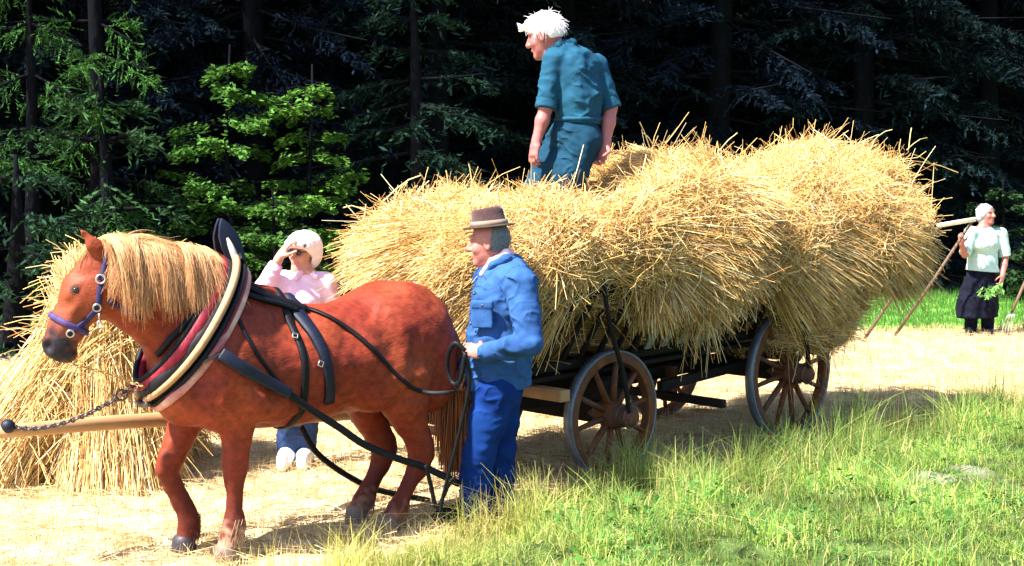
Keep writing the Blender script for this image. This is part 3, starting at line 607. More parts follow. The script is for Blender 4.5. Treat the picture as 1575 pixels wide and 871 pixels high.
pp = smoothpath([hp(655, 715, .36), hp(662, 745, .36), hp(672, 780, .38), hp(690, 745, .4), hp(700, 735, .42)], 6); mb = MB(); strap_mb(mb, pp, np.tile((0, 1.0, 0), (len(pp), 1)), .026, .007); mb.build('trace_strap', M_LEATH, harn)
# ---- halter
hal = thing('halter', 'blue webbing halter with metal rings on the head of the chestnut horse', 'halter', HO, HRZ)
strap('cheek_strap', M_BLUEW, [(155, 436), (152, 462), (149, 474), (138, 487), (122, 502), (106, 514)], .030, .006, .005, .02, hal)
strap('crown_strap', M_BLUEW, [(155, 432), (159, 418), (163, 398), (164, 384)], .028, .006, .005, .02, hal)
def slice_ring(c, ax, upv, n=40, off=.006, rad=.3, a0=0, a1=2 * math.pi):
    ax = unit(ax); u = unit(np.array(upv) - ax * (np.array(upv) @ ax)); v = np.cross(ax, u); pts = []; nr = []
    for a in np.linspace(a0, a1, n):
        d = u * math.cos(a) + v * math.sin(a); p, q = probe(c + d * rad, -d)
        if p is not None: pts.append(p + d * off); nr.append(d)
    return np.array(pts), np.array(nr)
axh = np.array(HR((1.29, 0, 1.155))) - np.array(HR((1.155, 0, 1.40)))
pts, nr = slice_ring(np.array(HR((1.235, 0, 1.255))), axh, (1, 0, .5)); mb = MB(); strap_mb(mb, pts, nr, .030, .006); mb.build('noseband', mat('purple_webbing', (.050, .030, .120), rough=.7, noise=(40, .3)), hal)
pts, nr = slice_ring(np.array(HR((1.11, 0, 1.40))), axh, (1, 0, .5), a0=1.9, a1=4.4); mb = MB(); strap_mb(mb, pts, nr, .024, .006); mb.build('throat_strap', M_BLUEW, hal)
for (a, b, r) in ((155, 430, .021), (149, 472, .018), (108, 512, .017)):
    p, n = hit(a, b)
    if p is not None: mb = MB(); mb.ring(p + n * .014, n, r, .0048, 20, 6); mb.build('ring', M_STEEL, hal, True)
def chain_mb(mb, pts, L=.035, r=.0045, w=.010):
    pts = np.asarray(pts, float); seg = np.linalg.norm(np.diff(pts, axis=0), axis=1); cum = np.concatenate([[0], np.cumsum(seg)]); n = max(2, int(cum[-1] / (L * .78)))
    for i in range(n):
        s = (i + .5) / n * cum[-1]; p = np.array([np.interp(s, cum, pts[:, k]) for k in range(3)]); p2 = np.array([np.interp(min(s + .01, cum[-1]), cum, pts[:, k]) for k in range(3)]); p1 = np.array([np.interp(max(s - .01, 0), cum, pts[:, k]) for k in range(3)])
        t = unit(p2 - p1); x = unit(np.cross(t, (0.1, .2, 1))); y = np.cross(t, x); a, b = (x, y) if i % 2 else (y, x); Pp = []
        for k in range(13):
            an = 2 * math.pi * k / 12; Pp.append(p + t * (L / 2 - r) * math.cos(an) * 1.0 + a * w * math.sin(an))
        mb.tube(Pp, r, 5, False)
p, n = hit(152, 478); mb = MB(); chain_mb(mb, [p + n * .02, p + n * .03 + np.array((0, 0, -.07))], .04, .005); mb.build('chain', M_STEEL, hal, True)
mb = MB(); pa = np.array(HR((1.235, .03, 1.06))); chain_mb(mb, smoothpath([pa, (pa + CB) / 2 + np.array((0, 0, .02)), collar_pt(2.75, .03, .08)], 6), .026, .003, .008); mb.build('lead_chain', mat('brass', (.55, .36, .14), rough=.4, metal=.7), hal, True)
# ================================================================== WAGON (local frame: X towards its rear, Y to its far side)
wag = thing('hay_wagon', 'dark wooden ladder wagon with spoked iron-tyred wheels under the straw load', 'wagon', WO, WA)
def w_loc(P): d = np.asarray(P) - WO; return np.array([d @ WU, -(d @ WN), d[2]])
def w_world(p): p = np.asarray(p, float); return WO + WU * p[..., 0:1] - WN * p[..., 1:2] + np.array([0, 0, 1.0]) * p[..., 2:3]
def wp(px, py, v):                      # sight line against the plane at lateral offset v (positive = near side), in the wagon's frame
    d = ray(px, py); t = (v - (EYE - WO) @ WN) / (d @ WN); return w_loc(EYE + t * d)
M_WD = mat('shaded_dark_wood', (.013, .010, .009), rough=.8, spec=.15, noise=(9, .5), bump=(30, .5), stretch=(.3, 1, 1)); M_WB = mat('brown_wood', (.12, .046, .020), rough=.75, spec=.15, noise=(12, .45), bump=(35, .45), tint=(.07, .045, .04))  # wagon timber near-black, the shade under the load put into its colour
M_WG = mat('grey_wood', (.24, .27, .26), rough=.85, noise=(10, .4), bump=(30, .5), stretch=(1, 1, .3)); M_WP = mat('pale_wood', (.36, .21, .095), rough=.6, noise=(8, .35), bump=(25, .3), stretch=(.2, 1, 1), tint=(.30, .16, .08))
M_TYRE = mat('tyre_iron', (.11, .14, .18), rough=.42, metal=.35, spec=.5, noise=(20, .45), bump=(40, .3))
def wheel(x, side, r, nsp, parent=wag):
    """side -1 near, +1 far"""
    c = np.array((x, .62 * side, r)); ax = (0, side, 0); f = .075; hw = .030
    rim = MB().lathe(c, ax, [(r - f, -hw), (r - .012, -hw), (r - .012, hw), (r - f, hw), (r - f, -hw)], 44); w = rim.build('wheel', M_WB, parent, False, .004)
    MB().lathe(c, ax, [(r - .014, -hw - .004), (r, -hw - .004), (r, hw + .004), (r - .014, hw + .004), (r - .014, -hw - .004)], 56).build('tyre', M_TYRE, w)
    MB().lathe(c, ax, [(.03, -.16), (.055, -.16), (.062, -.12), (.085, -.05), (.098, 0), (.085, .06), (.066, .11), (.066, .17), (.05, .175), (.046, .20), (.0, .20)], 22).build('hub', M_WB, w, True)
    hb = MB()
    for h in (-.10, .10, .165): hb.ring(c + np.array(ax) * h, ax, .071, .007, 22, 5)
    hb.build('hub_band', M_IRON, w, True)
    for i in range(nsp):
        a = 2 * math.pi * (i + .3) / nsp; d = np.array((math.cos(a), 0, math.sin(a)))
        MB().tube([c + d * .075 + np.array(ax) * .005, c + d * (r * .5), c + d * (r - f + .006)], [.026, .022, .019], 8, True, .85).build('spoke', M_WB, w, True)
    return w
for sd in (-1, 1): wheel(0, sd, .42, 10); wheel(1.99, sd, .50, 12)
MB().bar((0, -.60, .42), (0, .60, .42), .11, .13).build('axle', M_WD, wag, False, .008); MB().bar((1.99, -.60, .50), (1.99, .60, .50), .11, .13).build('axle', M_WD, wag, False, .008)
MB().bar((0, -.55, .575), (0, .55, .575), .12, .12).build('bolster', M_WD, wag, False, .01); MB().bar((1.99, -.55, .655), (1.99, .55, .655), .12, .13).build('bolster', M_WD, wag, False, .01)
MB().bar((-.5, 0, .47), (2.5, 0, .555), .085, .095).build('perch', M_WD, wag, False, .008)
for s in (-1, 1): MB().bar((-.85, .13 * s, .50), (.45, .32 * s, .48), .06, .08).build('fore_arm', M_WD, wag, False, .006)
MB().bar((.75, -.40, .50), (1.99, -.28, .54), .05, .07).build('rear_arm', M_WD, wag, False, .006); MB().bar((.75, .40, .50), (1.99, .28, .54), .05, .07).build('rear_arm', M_WD, wag, False, .006)
b = MB()
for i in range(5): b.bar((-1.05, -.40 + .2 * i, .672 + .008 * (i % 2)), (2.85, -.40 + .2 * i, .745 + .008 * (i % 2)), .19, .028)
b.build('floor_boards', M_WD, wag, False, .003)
# pole to the front, carrying on past the horse, with iron tip; yoke chain
pole_pts = [(-.5, 0, .50), (-1.8, 0, .56), (-3.0, 0, .67), (-3.85, 0, .715)]; MB().tube(smoothpath(pole_pts, 5), np.linspace(.052, .034, 16), 12).build('pole', M_WP, wag, True)
MB().tube([(-2.62, 0, .630), (-2.50, 0, .619)], .0475, 12).build('pole_band', M_IRON, wag, True)
# whippletree hung on the pole behind the horse
MB().bar((-1.05, -.52, .44), (-.98, .52, .44), .05, .07).build('splinter_bar', M_WD, wag, False, .008)
for s in (-1, 1):
    sw = MB().tube([(-1.28, (-.36 + .36 * t) * s - .28 * s + .28 * s, .40) for t in (0, .2)] if False else [(-1.20, s * .26 - .27, .41), (-1.20, s * .26, .415), (-1.20, s * .26 + .27, .41)], [.018, .03, .018], 8).build('swingletree', M_WD, wag, True)
    for e in (-1, 1): MB().ring((-1.22, s * .26 + .265 * e, .40), (0, 1, 0), .026, .008, 14, 6).build('hook', M_IRON, sw, True)
    MB().tube([(-1.20, s * .26, .42), (-1.03, s * .26, .44)], .012, 6).build('link', M_IRON, sw, True)
MB().bar((-.52, -.70, .605), (-.50, .62, .605), .085, .075).build('cross_beam', M_WP, wag, False, .006)
MB().bar((1.28, -.05, .30), (1.28, -.05, .56), .11, .07).build('brake_block', M_WB, wag, False, .006)
MB().bar((1.15, -.66, .36), (1.15, .66, .36), .05, .06).build('brake_beam', M_WD, wag, False, .006)
# ladder sides with flat slats, leaning outwards
for s in (-1, 1):
    lo = lambda u: np.array((u, .47 * s, .76 + .019 * u)); hi = lambda u: np.array((u, .80 * s, 1.27 + .019 * u))
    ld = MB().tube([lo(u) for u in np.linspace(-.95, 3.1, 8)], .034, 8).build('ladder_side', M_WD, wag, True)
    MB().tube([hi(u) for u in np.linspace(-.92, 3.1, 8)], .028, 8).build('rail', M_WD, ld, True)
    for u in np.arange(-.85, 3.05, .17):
        g = .35 < u < 1.35; MB().bar(lo(u) + (hi(u) - lo(u)) * .03, lo(u) + (hi(u) - lo(u)) * .97, .065 if g else .036, .016 if g else .026, (0, s, .6)).build('slat', M_WG if g and s < 0 else M_WD, ld, False, .003)  # slats outside the grey run get the timber with shade in its colour
    for u, r in ((-.02, .42), (2.0, .50)):
        MB().tube(smoothpath([(u, s * .79, r + .02), (u - .10, s * .83, r + .28), (u - .28, s * .87, 1.05), (u - .36, s * .88, 1.34)], 5), np.linspace(.018, .016, 16), 8).build('side_stake', M_WD, wag, True)
for u in (-1.1, 3.05): MB().bar((u, -.47, .80), (u, .47, .80), .05, .05).build('end_bar', M_WD, wag, False, .005)
# yoke chain between collar and pole tip
yc = thing('yoke_chain', 'rusty iron chain running from the horse collar to the pole tip', 'chain', HO, HRZ)
tipw = h_loc(w_world(np.array((-3.80, -.02, .74)))); rg = hp(187, 608, .02); cbt = collar_pt(2.95, .05, .02)
mb = MB()
for dy in (-.03, .03): chain_mb(mb, smoothpath([collar_pt(math.pi - .35 * np.sign(dy), .045, .10), (rg + CB) / 2 + np.array((0, dy, .03)), rg], 5), .038, .005, .011)
mb.build('chain', mat('rusty_iron', (.23, .10, .075), rough=.65, metal=.5, noise=(40, .4)), yc, True)
mb = MB(); mb.ring(rg, HR((1, 1, 0)) - HR((1, 0, 0)), .026, .006, 20, 6); mb.build('ring', M_IRON, yc, True)
mb = MB(); m1 = rg * .6 + tipw * .4 + np.array((0, 0, -.055)); m2 = rg * .25 + tipw * .75 + np.array((0, 0, -.050)); pth = smoothpath([rg + np.array((.02, 0, -.015)), m1, m2, tipw], 8)
chain_mb(mb, pth, .030, .0065, .010); mb.build('twisted_chain', M_IRON, yc, True)
mb = MB(); mb.lathe(tipw, (0, 0, 1), [(0, -.036), (.022, -.03), (.036, -.01), (.036, .012), (.022, .03), (0, .036)], 14); mb.build('ball_end', M_LEATHB, yc, True)
cb2 = h_loc(w_world(np.array((-2.56, 0, .685)))); mb = MB(); chain_mb(mb, [collar_pt(2.9, .06, -.05), cb2], .034, .005, .010); mb.tube([cb2 + np.array((-.05, 0, .01)), cb2 + np.array((0, 0, -.008)), cb2 + np.array((.05, 0, .01))], .007, 6); mb.build('drop_chain', MATS['rusty_iron'], yc, True)
# ================================================================== STRAW
M_STRAW = mat('straw', attr=True, rough=.55, spec=.3, trans=.18); STRAW = np.array((.86, .565, .205))
def straw_cols(n, lo=.45, hi=1.3):
    k = rng.uniform(lo, hi, (n, 1)); g = rng.uniform(size=(n, 1)); c = STRAW * k
    c = np.where(g < .12, np.array((.50, .23, .065)) * k, c); return np.where(g > .86, np.array((.90, .76, .46)) * k, c)
def sample_surface(V, Q, n, wfn=None):
    a, b, c, d = (V[Q[:, i]] for i in range(4)); nr = np.cross(c - a, d - b); ar = np.linalg.norm(nr, axis=1) + 1e-12; nr /= ar[:, None]; ce = (a + b + c + d) / 4
    w = ar * (1 if wfn is None else wfn(ce, nr)); i = rng.choice(len(Q), n, p=w / w.sum()); u = rng.uniform(size=(n, 1)); t = rng.uniform(size=(n, 1))
    return (a[i] * (1 - u) + b[i] * u) * (1 - t) + (d[i] * (1 - u) + c[i] * u) * t, nr[i]
def lay(P, N, D, L, rad, S=5, lift=.04, sag=.05, off=.012):
    """straws through points P, lying along D over a surface with normals N"""
    n = len(P); D = D - N * (D * N).sum(1, keepdims=True) * .9; D /= np.linalg.norm(D, axis=1, keepdims=True) + 1e-9
    s = np.linspace(-.5, .5, S)[None, :, None]; o = rng.uniform(-.01, off * 2.4, (n, 1, 1)); lf = rng.exponential(lift, (n, 1, 1)); bend = rng.normal(0, .10, (n, 1, 3))
    X = P[:, None] + D[:, None] * s * L[:, None, None] + N[:, None] * (o + lf * (s + .5) ** 2 * 1.0 - .22 * L[:, None, None] ** 2 * s ** 2) + bend * L[:, None, None] * (s ** 2)
    X[:, :, 2] -= sag * L[:, None] * (s[:, :, 0] + .5) ** 2 * rng.uniform(0, 1.5, (n, 1))
    return X, np.linspace(1, .75, S)[None] * rad[:, None]
LS = Skin()
def E(u, v, z, ru, rv, rz, k=.12): LS.ell((u, -v, z), (ru, rv, rz), k)
LS.box((1.0, 0, 1.16), (1.85, .30, .30), .10, .06)
E(-.42, .0, 1.40, .76, .86, .32); E(-.36, -.42, 1.42, .58, .50, .28); E(-.48, .50, 1.46, .72, .36, .23); E(.05, .60, 1.50, .66, .34, .21)
E(.78, .15, 1.54, .52, .82, .44); E(.70, .55, 1.60, .42, .44, .36); E(.82, .70, 1.50, .30, .32, .40); E(.68, .80, 1.34, .28, .13, .26)
E(1.40, .0, 1.50, .90, .88, .40); E(1.45, .60, 1.54, .66, .36, .31)
E(2.42, .10, 1.48, .86, .92, .48); E(3.02, .25, 1.80, .36, .60, .30); E(2.35, .62, 1.60, .75, .34, .36); E(2.95, .22, 1.62, .45, .78, .46); E(2.98, .42, 1.44, .40, .50, .30)
LS.box((2.25, -.42, 1.02), (.32, .28, .22), .12, .1)
lw1 = Waves(.55, 14, 51); lw2 = Waves(.17, 14, 52)
LV, LQ = LS.poly(.035, lambda P: .040 * lw1(P) + .022 * lw2(P), 1)
def load_dir(P, N):
    u, v, z = P[:, 0], -P[:, 1], P[:, 2]; n = len(P)
    d = np.zeros((n, 3)); A = sst((-.25 - u) / .5)[:, None]; Bm = (sst((u + .2) / .5) * sst((.62 - u) / .3) * sst((1.72 - z) / .25))[:, None]; Cm = (np.exp(-((u - .82) / .22) ** 2) * sst((v - .3) / .4))[:, None]; R = sst((u - 1.1) / .4)[:, None]
    base = np.array((1.0, -.15, .05)); d = np.tile(base, (n, 1)); d = d * (1 - A) + np.array((-.80, .10, -.38)) * A * -1 * -1
    d = d * (1 - Bm) + np.array((.75, -.35, -.62)) * Bm; d = d * (1 - Cm) + np.array((.12, -.25, -1.0)) * Cm; d = d * (1 - R) + np.array((.9, -.2, -.12)) * R
    d += rng.normal(0, 1, (n, 3)) * (.20 + .05 * A + .42 * R + .12 * Cm); return d
n = 56000
P, N = sample_surface(LV, LQ, n, lambda c, q: (.15 + np.clip(-q[:, 1] * 1.0 + q[:, 2] * .8 + np.abs(q[:, 0]) * .5, 0, 1.2)) * (1 + .8 * (c[:, 1] < 0)) * np.where(c[:, 0] > 1.75, 1, np.clip((c[:, 2] - 1.05) / .3, .03, 1)))
L = rng.uniform(.22, .62, n); L = np.where(P[:, 0] > 1.2, L * .62, L) * np.clip((P[:, 2] - .8) / .6, .45, 1); rad = rng.uniform(.0014, .0029, n)
D = load_dir(P, N); D[:, 2] *= np.where((P[:, 2] < 1.42) & (np.abs(P[:, 0] - .75) > .4), .35, 1); X, R = lay(P, N, D, L, rad, sag=.03); parts = []
V, F, I = strands(X, R); parts.append((V, F, straw_cols(n)[I]))
# sheaves thrown on the heap, each tied at the waist and fanning out at both ends
def bundle(c, ax, Lb, Rb, nst=3400, waist=.38):
    c = np.array((c[0], -c[1], c[2]), float); ax = unit((ax[0], -ax[1], ax[2])); s1 = unit(np.cross(ax, (0.1, .2, 1))); s2 = np.cross(ax, s1); t = np.linspace(0, 1, 7)[None]
    a = rng.uniform(0, 6.28, (nst, 1)); q = np.sqrt(rng.uniform(.10, 1, (nst, 1))); st = rng.uniform(0, .16, (nst, 1)); en = rng.uniform(.80, 1.08, (nst, 1)); tt = st + (en - st) * t
    r = Rb * (.62 + 1.0 * np.abs(tt - waist) ** 1.3) * q; a2 = a + rng.normal(0, .35, (nst, 1)) * (tt - waist); X = c + ax * ((tt - .5) * Lb)[..., None] + s1 * (r * np.cos(a2))[..., None] + s2 * (r * np.sin(a2))[..., None]
    X[:, :, 2] -= np.maximum(tt - waist, 0) ** 2 * Lb * rng.uniform(.15, .65, (nst, 1)) + np.maximum(waist - tt, 0) ** 2 * Lb * .5; X += rng.normal(0, .05, (nst, 1, 3)) * ((tt - waist) ** 2)[..., None] * 3 + .012 * rng.normal(size=(nst, 1, 3)) * np.sin(t * 7 + rng.uniform(0, 6, (nst, 1)))[..., None]
    V, F, I = strands(X, np.linspace(1, .8, 7)[None] * rng.uniform(.0014, .0029, (nst, 1))); return V, F, (straw_cols(nst) * rng.uniform(.82, 1.1))[I]
for b_ in (((-.50, .42, 1.56), (-1, -.12, -.12), 1.25, .25), ((-.20, .56, 1.44), (-1, .0, -.14), 1.15, .20), ((-.74, .06, 1.58), (-.9, -.45, -.16), 1.25, .25), ((-.50, -.50, 1.54), (-1, -.2, -.22), 1.1, .24), ((-.25, -.15, 1.68), (-1, -.3, -.08), 1.15, .24), ((.10, .66, 1.60), (.92, .32, -.02), 1.30, .26),
           ((.74, .78, 1.57), (.10, .20, -1), .60, .20), ((.86, .55, 1.86), (.35, .85, -.30), 1.05, .27), ((1.32, .70, 1.60), (.80, .40, -.40), 1.10, .24), ((1.78, .72, 1.66), (.9, .28, -.30), 1.10, .25), ((2.28, .74, 1.74), (.85, .38, -.25), 1.15, .26), ((2.70, .45, 1.88), (1, .15, .14), 1.15, .27),
           ((2.85, .70, 1.58), (.9, .30, -.40), 1.0, .24), ((1.95, .20, 1.80), (.9, -.3, .05), 1.15, .25), ((3.05, .25, 1.92), (1, 0, .16), .80, .24), ((1.40, .35, 1.74), (1, .25, -.04), 1.2, .27), ((1.55, .72, 1.50), (1, .25, -.25), 1.1, .24), ((.22, .76, 1.42), (.35, .15, -1), .50, .17), ((.25, .15, 1.72), (1, -.3, .06), 1.1, .22)): parts.append(bundle(*b_))
# tangled straws lying across the others
m_ = 13000; P, N = sample_surface(LV, LQ, m_, lambda c, q: (.1 + np.clip(-q[:, 1] + q[:, 2] * .8, 0, 1.2)) * (c[:, 2] > 1.1)); D = rng.normal(size=(m_, 3)); X, R = lay(P + N * rng.uniform(.02, .11, (m_, 1)), N, D, rng.uniform(.12, .42, m_), rng.uniform(.0014, .0028, m_), S=6)
X += rng.normal(0, .014, X.shape); V, F, I = strands(X, R); parts.append((V, F, straw_cols(m_, .5, 1.35)[I]))
# straws standing out of the outline
def stick(px, N_, lo, hi, spread, rad=(.0020, .0034), up=.5, bendz=-.25, S=6):
    n = len(px); d = N_ + rng.normal(0, spread, (n, 3)); d[:, 2] += up; d /= np.linalg.norm(d, axis=1, keepdims=True); L = rng.uniform(lo, hi, (n, 1, 1)); s = np.linspace(-.25, 1, S)[None, :, None]
    bd = rng.normal(0, .22, (n, 1, 3)); bd[:, :, 2] += bendz; X = px[:, None] + d[:, None] * s * L + bd * L * np.maximum(s, 0) ** 2
    return strands(X, np.linspace(1, .7, S)[None] * rng.uniform(*rad, (n, 1)))
P, N = sample_surface(LV, LQ, 4200, lambda c, q: np.clip(q[:, 2] + .25, 0, 1) ** 2 + .5 * (c[:, 0] > 3.2) + .4 * (c[:, 0] < -1.1)); V, F, I = stick(P, N, .06, .24, .85, up=.2); parts.append((V, F, straw_cols(4200)[I]))
P, N = sample_surface(LV, LQ, 130, lambda c, q: np.clip(q[:, 2], 0, 1) ** 2 * (1 + 2 * (c[:, 0] < -.6)) + .8 * (c[:, 0] > 3.3)); V, F, I = stick(P, N, .28, .52, .7, (.0026, .004)); parts.append((V, F, straw_cols(130, .9, 1.3)[I]))
# ragged straws hanging below the near edge and the rear
P, N = sample_surface(LV, LQ, 620, lambda c, q: (np.clip(-q[:, 2] + .1, 0, 1) * (-c[:, 1] > .55)) * (.5 + 4 * np.exp(-((c[:, 0] - .6) / .45) ** 2))); N = N * .35 + np.array((0, -.15, -1.0)); V, F, I = stick(P, N, .08, .30, .32, (.002, .0036), -.3, -.2); parts.append((V, F, straw_cols(620, .5, 1.15)[I]))
for a, b in (((1002, 236), (984, 188)), ((1010, 235), (990, 205)), ((1085, 235), (1066, 200)), ((1098, 243), (1134, 205)), ((1212, 240), (1208, 198)), ((1345, 215), (1372, 200)), ((1398, 226), (1402, 197)), ((1400, 226), (1426, 212)), ((1408, 248), (1474, 266)), ((1412, 240), (1442, 262)), ((1436, 262), (1432, 330)), ((600, 300), (648, 270)), ((648, 270), (662, 305)), ((690, 290), (686, 262)), ((560, 325), (528, 320)), ((726, 282), (721, 252)), ((1120, 470), (1100, 520)), ((900, 430), (903, 480))):
    A_ = wp(*a, .45); B_ = wp(*b, .45); X = np.stack([A_ + (B_ - A_) * t + np.array((0, 0, .02)) * math.sin(t * 3.1) for t in (-.2, .2, .6, 1.0)])[None]; V, F, I = strands(X, np.full((1, 4), .0042)); parts.append((V, F, np.array((.80, .62, .28))))
parts.append((LV, LQ, np.array((.20, .10, .032)) * (1 + .25 * lw2(LV * 1.7))[:, None]))  # core coloured darker to stand for shade deep between the straws
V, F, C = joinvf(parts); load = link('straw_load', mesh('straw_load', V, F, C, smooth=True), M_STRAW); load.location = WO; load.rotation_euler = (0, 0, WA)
tag(load, 'huge heap of loose golden straw piled high on the wagon', 'straw load')
# stooked sheaves at the left
def sheaf(x, y, lean, H, R0, Rt, label, seed, nst=7000):
    r = np.random.default_rng(seed); n = nst; a = r.uniform(0, 6.28, n); q = np.sqrt(r.uniform(.25, 1, n)); s = np.linspace(0, 1, 7)[None]; tie = .62
    prof = np.where(s < tie, R0 + (.62 * R0 - R0) * (s / tie) ** .8, .62 * R0 + (Rt - .62 * R0) * ((s - tie) / (1 - tie)) ** 1.4); Hh = H * r.uniform(.78, 1.06, (n, 1)); tw = r.normal(0, .25, (n, 1))
    rr = prof * q[:, None] * r.uniform(.85, 1.15, (n, 1)); ang = a[:, None] + tw * s; X = np.stack([rr * np.cos(ang) + lean[0] * s, rr * np.sin(ang) + lean[1] * s, Hh * s + 0 * rr], -1)
    droop = np.maximum(s - .72, 0) * r.uniform(-.1, .7, (n, 1)); X[:, :, 0] += droop * np.cos(ang) * .9; X[:, :, 1] += droop * np.sin(ang) * .9; X[:, :, 2] -= np.maximum(droop, 0) ** 1.3 * .9
    X += r.normal(0, .03, (n, 1, 3)) * s[..., None] + .03 * r.normal(size=(n, 1, 3)) * np.sin(s * 6.3 + r.uniform(0, 6, (n, 1)))[..., None]; V, F, I = strands(X, np.full((n, 7), 1.0) * r.uniform(.0022, .0038, (n, 1))); parts = [(V, F, (straw_cols(n, .6, 1.25) * .85 + np.array((.15, .13, .08)))[I])]
    m = 900; sh = r.uniform(.15, 1.0, (m, 1)); an = r.uniform(0, 6.28, (m, 1)); pr = np.interp(sh, [0, tie, 1], [R0, .62 * R0, Rt]); b0 = np.concatenate([pr * np.cos(an) + lean[0] * sh, pr * np.sin(an) + lean[1] * sh, H * sh], 1); dv = np.concatenate([np.cos(an), np.sin(an), 0 * an], 1) * .5 + r.normal(0, .55, (m, 3)); dv[:, 2] += np.where(sh[:, 0] > .7, .5, -.35); dv /= np.linalg.norm(dv, axis=1, keepdims=True)
    L_ = r.uniform(.10, .40, (m, 1, 1)); t4 = np.linspace(-.4, 1, 5)[None, :, None]; X4 = b0[:, None] + dv[:, None] * t4 * L_ - np.array((0, 0, 1.)) * L_ * .35 * t4 ** 2; X4[:, :, 2] = np.maximum(X4[:, :, 2], .01); V, F, I = strands(X4, np.full((m, 5), .0027)); parts.append((V, F, straw_cols(m)[I]))
    t = np.linspace(0, 1, 7); pf = np.where(t < tie, R0 + (.62 * R0 - R0) * (t / tie) ** .8, .62 * R0 + (Rt - .62 * R0) * ((t - tie) / (1 - tie)) ** 1.4) * .86
    k = 24; CV = np.array([[pf[i] * math.cos(j * 6.283 / k) + lean[0] * t[i], pf[i] * math.sin(j * 6.283 / k) + lean[1] * t[i], H * .86 * t[i]] for i in range(7) for j in range(k)]); CF = np.array([(i * k + j, i * k + (j + 1) % k, (i + 1) * k + (j + 1) % k, (i + 1) * k + j) for i in range(6) for j in range(k)])
    parts.append((CV, CF, np.array((.45, .27, .10)))); V, F, C = joinvf(parts)
    o = link('straw_sheaf', mesh('straw_sheaf', V, F, C), M_STRAW); o.location = (x, y, 0); return tag(o, label, 'straw sheaf', 'straw sheaves leaning together in a stook')
sheaf(-3.40, 9.05, (.80, .12), 1.20, .38, .20, 'straw sheaf at the left edge leaning right towards the top of the stook', 61)
sheaf(-2.95, 9.40, (.35, .0), 1.36, .36, .20, 'straw sheaf standing directly behind the nose of the horse', 62)
sheaf(-2.50, 8.98, (-.12, .22), 1.42, .37, .20, 'straw sheaf standing behind the pole, between horse nose and horse collar', 63)
sheaf(-2.55, 9.80, (-.02, -.30), 1.42, .40, .22, 'straw sheaf at the back of the stook, only its top showing', 64, 5000)
# ================================================================== PEOPLE
M_SKIN = mat('skin', attr=True, rough=.5, spec=.35, noise=(60, .10), bump=(35, .25), bdist=.006)
class Fig:
    """joints are given as picture points at the figure's own distance, dy = further away"""
    def __init__(s, name_label, px, py, depth, foot_z=0.0):
        s.y = depth; b = aty(px, py, depth); s.o = np.array((b[0], depth, foot_z)); s.t = thing('person', name_label, 'person', s.o)
    def j(s, px, py, dy=0.0): return aty(px, py, s.y + dy) - s.o
def head(S, c, f, u, k=1.0, skin=(.62, .27, .19), lips=(.48, .13, .12), eye=(.05, .04, .035), ear=True):
    c = np.array(c); f = unit(f); u = unit(np.array(u) - f * (np.array(u) @ f)); r = np.cross(f, u); A = [f, r, u]
    def q(a, b, d): return c + k * (f * a + r * b + u * d)
    S.ell(q(-.012, 0, .025), np.array((.098, .076, .098)) * k, .02, A, skin); S.ell(q(.030, 0, -.045), np.array((.062, .060, .075)) * k, .03, A, skin)
    S.cap(q(.070, -.012, -.098), q(.070, .012, -.098), .022 * k, .022 * k, .025, col=skin)
    S.cap(q(.085, 0, .025), q(.112, 0, -.022), .010 * k, .0165 * k, .012, col=skin); S.cap(q(.098, -.014, -.026), q(.098, .014, -.026), .010 * k, .010 * k, .008, col=skin)
    for b in (-1, 1):
        S.cap(q(.080, .012 * b, .036), q(.066, .050 * b, .034), .012 * k, .011 * k, .012, col=skin); S.ell(q(.058, .040 * b, -.022), np.array((.026, .024, .026)) * k, .02, A, skin)
        S.ell(q(.086, .031 * b, .010), np.array((.012, .014, .010)) * k, .008, A, sub=True); S.ell(q(.070, .032 * b, .010), np.array((.012, .013, .010)) * k, .003, A, eye)
        if ear: S.ell(q(-.008, .076 * b, -.004), np.array((.020, .009, .034)) * k, .006, A, skin); S.ell(q(-.004, .085 * b, -.002), np.array((.009, .006, .018)) * k, .006, A, sub=True)
    S.cap(q(.088, -.020, -.060), q(.088, .020, -.060), .0085 * k, .0085 * k, .006, col=lips); S.ell(q(.100, 0, -.0605), np.array((.010, .022, .0025)) * k, .003, A, sub=True)
    return q
